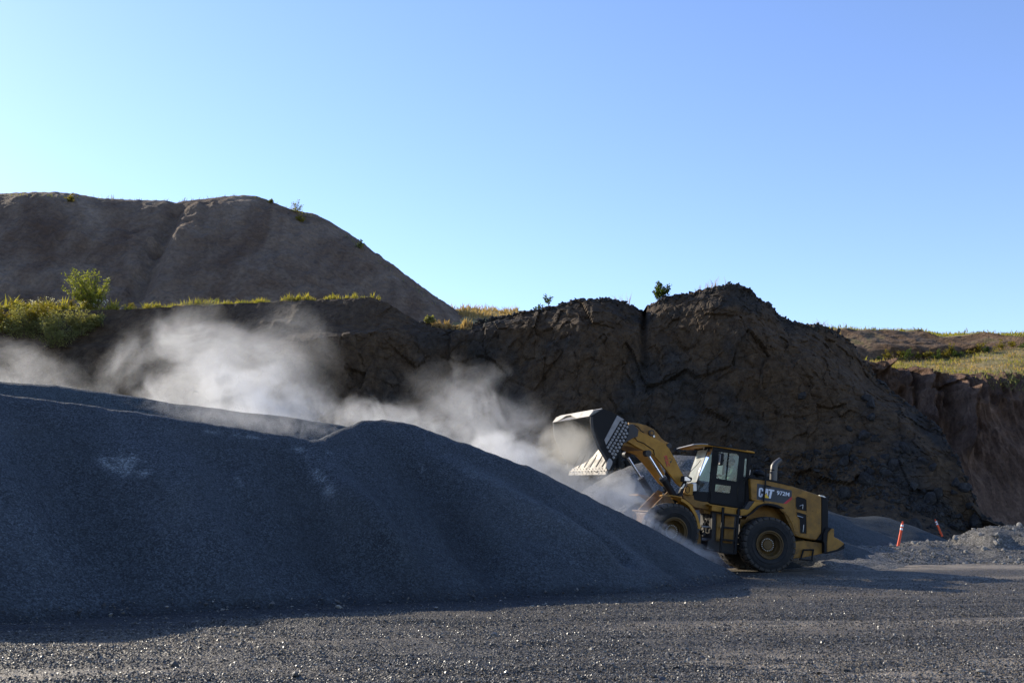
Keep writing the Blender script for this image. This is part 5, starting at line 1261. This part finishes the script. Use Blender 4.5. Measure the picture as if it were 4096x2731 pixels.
for k, (dx, dy, h, w, mt, lb) in enumerate((
        (60, 778, 2.6, 4.2, 'leaf_olive', 'wide olive green shrub hanging over the bench edge at the far left'), (130, 800, 2.8, 3.8, 'leaf_olive', 'large dark olive shrub on the slope above the dust'),
        (10, 765, 2.2, 3.0, 'leaf_yellow', 'yellow olive shrub cut by the left edge of the picture'), (185, 772, 2.3, 2.8, 'leaf_olive', 'grey green shrub at the right end of the shrub thicket'),
        (100, 750, 1.9, 3.6, 'leaf_yellow', 'yellow green shrub at the top of the thicket'), (225, 750, 1.0, 1.8, 'leaf_olive', 'small sparse shrub at the bench lip right of the thicket'),
        (988, 744, .65, .9, 'leaf_olive', 'small silvery sage bush on the dip left of the rock crest'), (1175, 1062, .1, .1, 'leaf_olive', ''))):
    if not lb: continue
    shrub(on_face(dx, dy), h, w, lb, mt, int(900+w*900), .11, 40+k, 22, dome=True)
# crest trees and weeds
def crest_pt(dx, back=.3):
    i = np.argmin(abs(Wus-dx)); k = np.argmin(abs(Wvv-3.0)); p = WG[k, i]; return (p[0], p[1]+back, p[2]-.1)
shrub(crest_pt(1522), 1.5, 1.3, 'dense dark green bush on the notch left of the highest rock crest', 'leaf_green', 900, .14, 61, 9, group=None)
shrub(crest_pt(1512), 1.5, .7, 'narrow upright dark bush at the very edge of the crest notch', 'leaf_green', 500, .13, 66, 6, group=None)
shrub(crest_pt(1262), 1.25, .9, 'sparse leafy sapling on the crest left of the rounded rock knob', 'leaf_green', 130, .16, 62, 4, group=None)
shrub(crest_pt(1240), .75, 1.0, 'low spreading sapling beside the sparse crest sapling', 'leaf_green', 90, .15, 63, 5, group=None)
for k, (dx, dy, h, w, lb) in enumerate(((686, 484, 1.5, 1.9, 'pale round bush on the shoulder of the spoil hill'), (689, 512, 1.3, 1.5, 'green bush just below the shoulder of the spoil hill'),
                                        (830, 571, 1.1, 1.3, 'small dark bush halfway down the right flank of the spoil hill'), (163, 464, 1.2, 1.3, 'yellow bush near the top of the spoil hill on the left'), (622, 468, .5, .8, 'tiny bush on the top ridge of the spoil hill'))):
    p = hill_at(dx, dy); shrub((p[0], p[1]-.2, p[2]-.1), h, w, lb, 'leaf_olive' if k not in (1, 3) else 'leaf_yellow', 420, .14, 70+k, 10, group='bushes on the spoil hill', dome=True)
# grass, in masses nobody could count
r = np.random.default_rng(77)
def grass_obj(P, h0, h1, mat, label, width=.02, lean=.3, seed=0):
    V, F = grass(np.array(P), h0, h1, np.random.default_rng(seed), width, lean); o = link('grass', np_mesh('grass', V, F, M[mat], False)); tag(o, label, kind='stuff')
def bench_pts(n, a, b, y0, y1, patch=6):
    dx = r.uniform(a, b, n); Y = r.uniform(y0, y1, n); P = np.array([bench(u, q) for u, q in zip(dx, Y)]); k = fbm(P[:, 0]/1.1, P[:, 1]/1.1, 0, 3, 200) > -.22; return P[k]
grass_obj(bench_pts(17000, 255, 868, 74.1, 77.5), .18, .62, 'grass', 'sunlit yellow green grass along the bench edge', seed=1)
grass_obj(bench_pts(5000, 255, 868, 74.0, 75.0), .08, .25, 'dry', 'short dry straw on the bench lip', seed=2)
grass_obj(bench_pts(12000, -60, 260, 74.0, 79), .2, .9, 'grass', 'tall green grass and weeds on the left of the bench', seed=3)
def flowers(P, r): return leaves(np.repeat(P, 6, 0)+r.normal(size=(len(P)*6, 3))*.08, .09, r, .3)
M['blossom'] = mat_leaf('white blossom', (.55, .52, .45), (.75, .72, .66), .3)
P = bench_pts(90, 5, 230, 74.3, 76.5); P[:, 2] += r.uniform(.7, 1.05, len(P)); V, F = flowers(P, r); o = link('weed_blossom', np_mesh('weed_blossom', V, F, M['blossom'], False)); tag(o, 'white seed heads scattered over the weeds on the bench', kind='stuff')
RX, RY, RZ = rise_g
def rise_pts(n, a, b, Y0, Y1):
    Y = r.uniform(Y0, Y1, n); x = (r.uniform(a, b, n)*K-2048)/FPX*Y*.985; j = np.clip(((Y-96)/(330-96)*119).astype(int), 0, 119); i = np.clip(((x+30)/56*159).astype(int), 0, 159); return np.stack([x, Y, RZ[j, i]-.03], 1)
grass_obj(rise_pts(7000, 1020, 1190, 108, 126), .3, .9, 'dry', 'dry golden grass on the rise between hill and crest', width=.022, seed=4)
P = np.array([on_wall(u, np.interp(u, cx, cyy)+q) for u, q in zip(r.uniform(990, 1085, 700), r.uniform(-3, 8, 700))]); grass_obj(P, .15, .6, 'dry', 'reddish dry grass in the dip left of the rock crest', seed=5)
P = np.array([crest_pt(u, .4) for u in np.concatenate([r.normal(1435, 12, 40), r.normal(1590, 25, 70), r.normal(1630, 20, 50), r.normal(1830, 30, 60), r.normal(1900, 30, 90), r.normal(1305, 15, 25)])]); grass_obj(P, .2, .75, 'dry', 'thin dead weeds standing along the rock crest', width=.008, lean=.35, seed=6)
P = np.array([hill_at(u, np.interp(u, [0, 230, 560, 600, 700, 760, 1000], [446, 456, 449, 456, 488, 515, 700])+2) for u in r.uniform(0, 1000, 500)]); grass_obj(P, .1, .5, 'leaf_olive', 'sparse weeds on the skyline of the spoil hill', width=.02, seed=7)
# terrace and heaps on the right
RR = RG.reshape(-1, 3); rvv = np.repeat(Rvv, len(Rus)); vis = (RR[:, 0] < 95) & (RR[:, 1] < 175)
def pick(lo, hi, n, cond=None):
    m = np.where((rvv > lo) & (rvv < hi) & vis & (cond if cond is not None else True))[0]; q = RR[r.choice(m, n)]; return q+r.normal(size=q.shape)*np.array([.5, .5, .0])
P = pick(1.0, 3.1, 60000); k = fbm(P[:, 0]/4, P[:, 1]/4, 0, 3, 210) > -.08; grass_obj(P[k][:9000], .10, .42, 'grass', 'yellow green grass covering the terrace on the right', width=.028, seed=8)
P = pick(1.0, 3.1, 26000); k = fbm(P[:, 0]/4, P[:, 1]/4, 0, 3, 210) < .2; grass_obj(P[k], .06, .28, 'dry', 'dry straw patches on the terrace on the right', width=.03, seed=9)
P = pick(3.96, 5.1, 9000); grass_obj(P, .15, .6, 'grass', 'green and straw grass on the upper plateau', width=.035, seed=10)
P = pick(3.15, 3.7, 4500, RR[:, 0] > 66); k = fbm(P[:, 0]/3, P[:, 1]/3, P[:, 2]/3, 3, 211) > .0; grass_obj(P[k], .15, .5, 'grass', 'weeds growing on the reddish spoil heaps', width=.035, seed=11)
P = pick(.85, 1.05, 3000, RR[:, 0] > 48); grass_obj(P, .1, .5, 'leaf_olive', 'olive weeds hanging over the lip of the red cliff', width=.03, seed=12)
nb = 0
for k, dx in enumerate((2012, 2036, 2062, 2078, 2102, 2122, 2148, 2166, 2176, 2196, 2222, 2240, 2262, 2290, 2318, 2346)):
    i = np.argmin(abs(Rus-dx)); j = np.argmin(abs(Rvv-(3.0+.06*(k % 3)))); p = RG[j, i]
    spot = ('at the far left end', 'left of the pair of heaps', 'under the first red heap', 'beside the first heap', 'in the gap after the first heap', 'under the grassy heap', 'below the long bare streak', 'at the foot of the second heap',
            'close beside its taller neighbour', 'under the notch in the skyline', 'in the shadow of the third heap', 'right of the third heap', 'where the terrace starts to rise', 'on the rising grass slope', 'near the right edge', 'cut by the right edge of the picture')[k]
    shrub((p[0], p[1]-.6, p[2]-.1), (.7, 1.3, .9, 1.6, 1.0)[k % 5], (1.1, 1.9, 1.4, 2.4)[k % 4], 'yellow green bush on the far right terrace, '+spot, 'leaf_yellow' if k % 3 else 'leaf_green', 330, .16, 90+k, 9, group='bushes along the right terrace', dome=True)
for k, (dx, w) in enumerate(((2060, 12), (2075, 20), (2095, 14), (2195, 16), (2225, 10), (2250, 24), (2280, 14))):
    i = np.argmin(abs(Rus-dx)); j = np.argmin(abs(Rvv-4.9)); p = RG[j, i]; s = px2m(w, p[1])/2
    o = link('boulder', bm_[k % 7], None); o.location = (p[0], p[1], p[2]+s*.2); o.scale = (s, s, s*.45); o.rotation_euler = (0, 0, k)
    tag(o, 'dark stone block on the skyline, '+('leftmost and isolated', 'low and long beside the isolated one', 'just left of the notch in the plateau', 'just right of the notch', 'small, between two longer blocks', 'longest of the row', 'rightmost of the row')[k], 'boulder', 'dark stone blocks on the skyline')

# ------------------------------------------------------------------ stone falling from the lip
lp = [np.array(M_R @ M_L @ Vector((e0[0]-.02, y, e0[1]))) for y in (-1.5, 1.5)]
r = np.random.default_rng(8); n = 700; u = r.random(n)**.7; tt = r.random(n)**1.4*.62; P = lp[0][None]*(1-u[:, None])+lp[1][None]*u[:, None]
P = P + np.stack([-.9*tt+r.normal(size=n)*.05, r.normal(size=n)*.05, -4.9*tt**2-.4*tt+r.normal(size=n)*.03], 1)
V, F = scatter(P, r.gamma(2.5, .004, n)+.004, OV, OF, seed=5, jag=.8); o = link('falling_gravel', np_mesh('falling_gravel', V, F, M['stones'], False)); tag(o, 'stone chips falling from the lip of the tipped bucket', kind='stuff')

# ------------------------------------------------------------------ dust
def mat_dust(name, dens, scale, seed, thr=.42, soft=.22, squash=(1, 1, 1), col=(.97, .97, .965), aniso=.35, edge=1.0):
    t = NT(name); c = t.coord('Object'); m = t.mapping(c, squash)
    m.node.inputs['Location'].default_value = (seed*3.1, seed*1.7, seed*2.3)
    ln = t.n('ShaderNodeVectorMath', operation='LENGTH'); t.l(c, ln.inputs[0]); fall = t.ramp(ln.outputs['Value'], [(0, 1.0), (.45, .66), (.96, 0.0)], 'EASE')
    nz = t.noise(m, scale, 7, .60, 1.2)
    mix_ = t.math('ADD', nz, t.math('MULTIPLY', t.math('SUBTRACT', fall, .5), .42*edge))
    nr = t.n('ShaderNodeMapRange'); nr.interpolation_type = 'SMOOTHSTEP'; t.l(mix_, nr.inputs[0]); nr.inputs[1].default_value = thr; nr.inputs[2].default_value = thr+soft
    d = t.math('MULTIPLY', t.math('MULTIPLY', nr.outputs[0], fall), dens)
    v = t.n('ShaderNodeVolumePrincipled'); v.inputs['Color'].default_value = (*col, 1); v.inputs['Anisotropy'].default_value = aniso; t.l(d, v.inputs['Density'])
    t.l(v.outputs[0], t.out.inputs['Volume']); return t.m
def dust(ctr, rad, tilt, dens, scale, seed, label, **k):
    bm = bmesh.new(); bmesh.ops.create_icosphere(bm, subdivisions=3, radius=1); me = bpy.data.meshes.new('dust_cloud'); bm.to_mesh(me); bm.free()
    me.materials.append(mat_dust('airborne dust %d' % seed, dens, scale, seed, squash=(rad[0]/rad[2], rad[1]/rad[2], 1.0), **k))
    o = link('dust_cloud', me); o.location = Vector(ctr); o.scale = rad; o.rotation_euler = (0, R(tilt), 0); tag(o, label, kind='stuff')
dust(at(470, 880, 44), (7.4, 3.0, 4.4), 4, .42, 1.5, 1, 'large pale dust plume drifting over the left stockpile', thr=.42, soft=.36)
dust(at(660, 850, 42.5), (3.6, 2.0, 4.4), 6, .22, 1.5, 11, 'tall thin wisps at the right side of the large plume', thr=.42, soft=.38)
dust(at(430, 800, 45), (5.0, 2.2, 3.4), 0, .14, 1.9, 12, 'faint veil of dust rising to the bench edge', thr=.42, soft=.36)
dust(at(560, 962, 30.5), (4.8, .9, .7), 9, .38, 1.3, 13, 'thin dust drifting in front of the second stockpile ridge', thr=.42, soft=.25)
dust(at(1060, 905, 35), (3.4, 1.6, 2.2), 10, .16, 1.8, 14, 'faint high wisps left of the bucket', thr=.46, soft=.25)
dust(at(600, 925, 41), (5.0, 2.4, 2.5), 12, .55, 1.5, 2, 'dense low dust lying along the back ridge', thr=.44, soft=.26)
dust(at(30, 890, 42), (5.2, 2.6, 3.0), 5, .24, 1.5, 3, 'thin dust drifting at the left edge', thr=.41, soft=.34)
dust(at(1120, 1010, 33.4), (4.3, 2.0, 2.7), 22, .52, 1.6, 4, 'billowing dust cloud between the stockpile and the bucket', thr=.43, soft=.34)
dust(at(900, 985, 36), (4.4, 2.0, 1.5), 12, .40, 1.3, 5, 'low dust behind the round top of the front stockpile', thr=.42)
dust(at(1240, 1085, 31.2), (4.2, 1.5, 1.15), 27, 1.1, 1.3, 6, 'dust streaming up the slope beneath the bucket', thr=.40)
dust(at(1300, 1040, 30.0), (1.5, 1.4, 1.5), 10, .75, 1.5, 7, 'dust pouring out of the tipped bucket', thr=.38, soft=.3, col=(.88, .84, .75))
dust(at(1440, 1150, 30.2), (2.0, 1.2, 1.2), 30, 1.2, 1.6, 8, 'dust boiling up around the front axle', thr=.42)
dust(at(1535, 1226, 28.95), (1.9, .42, .33), 32, 1.6, 1.5, 9, 'thin dust skimming over the stockpile flank at the front wheel', thr=.42)
dust(at(1610, 1270, 31), (1.2, .9, .45), 25, .9, 1.5, 10, 'faint dust beneath the loader frame', thr=.42)
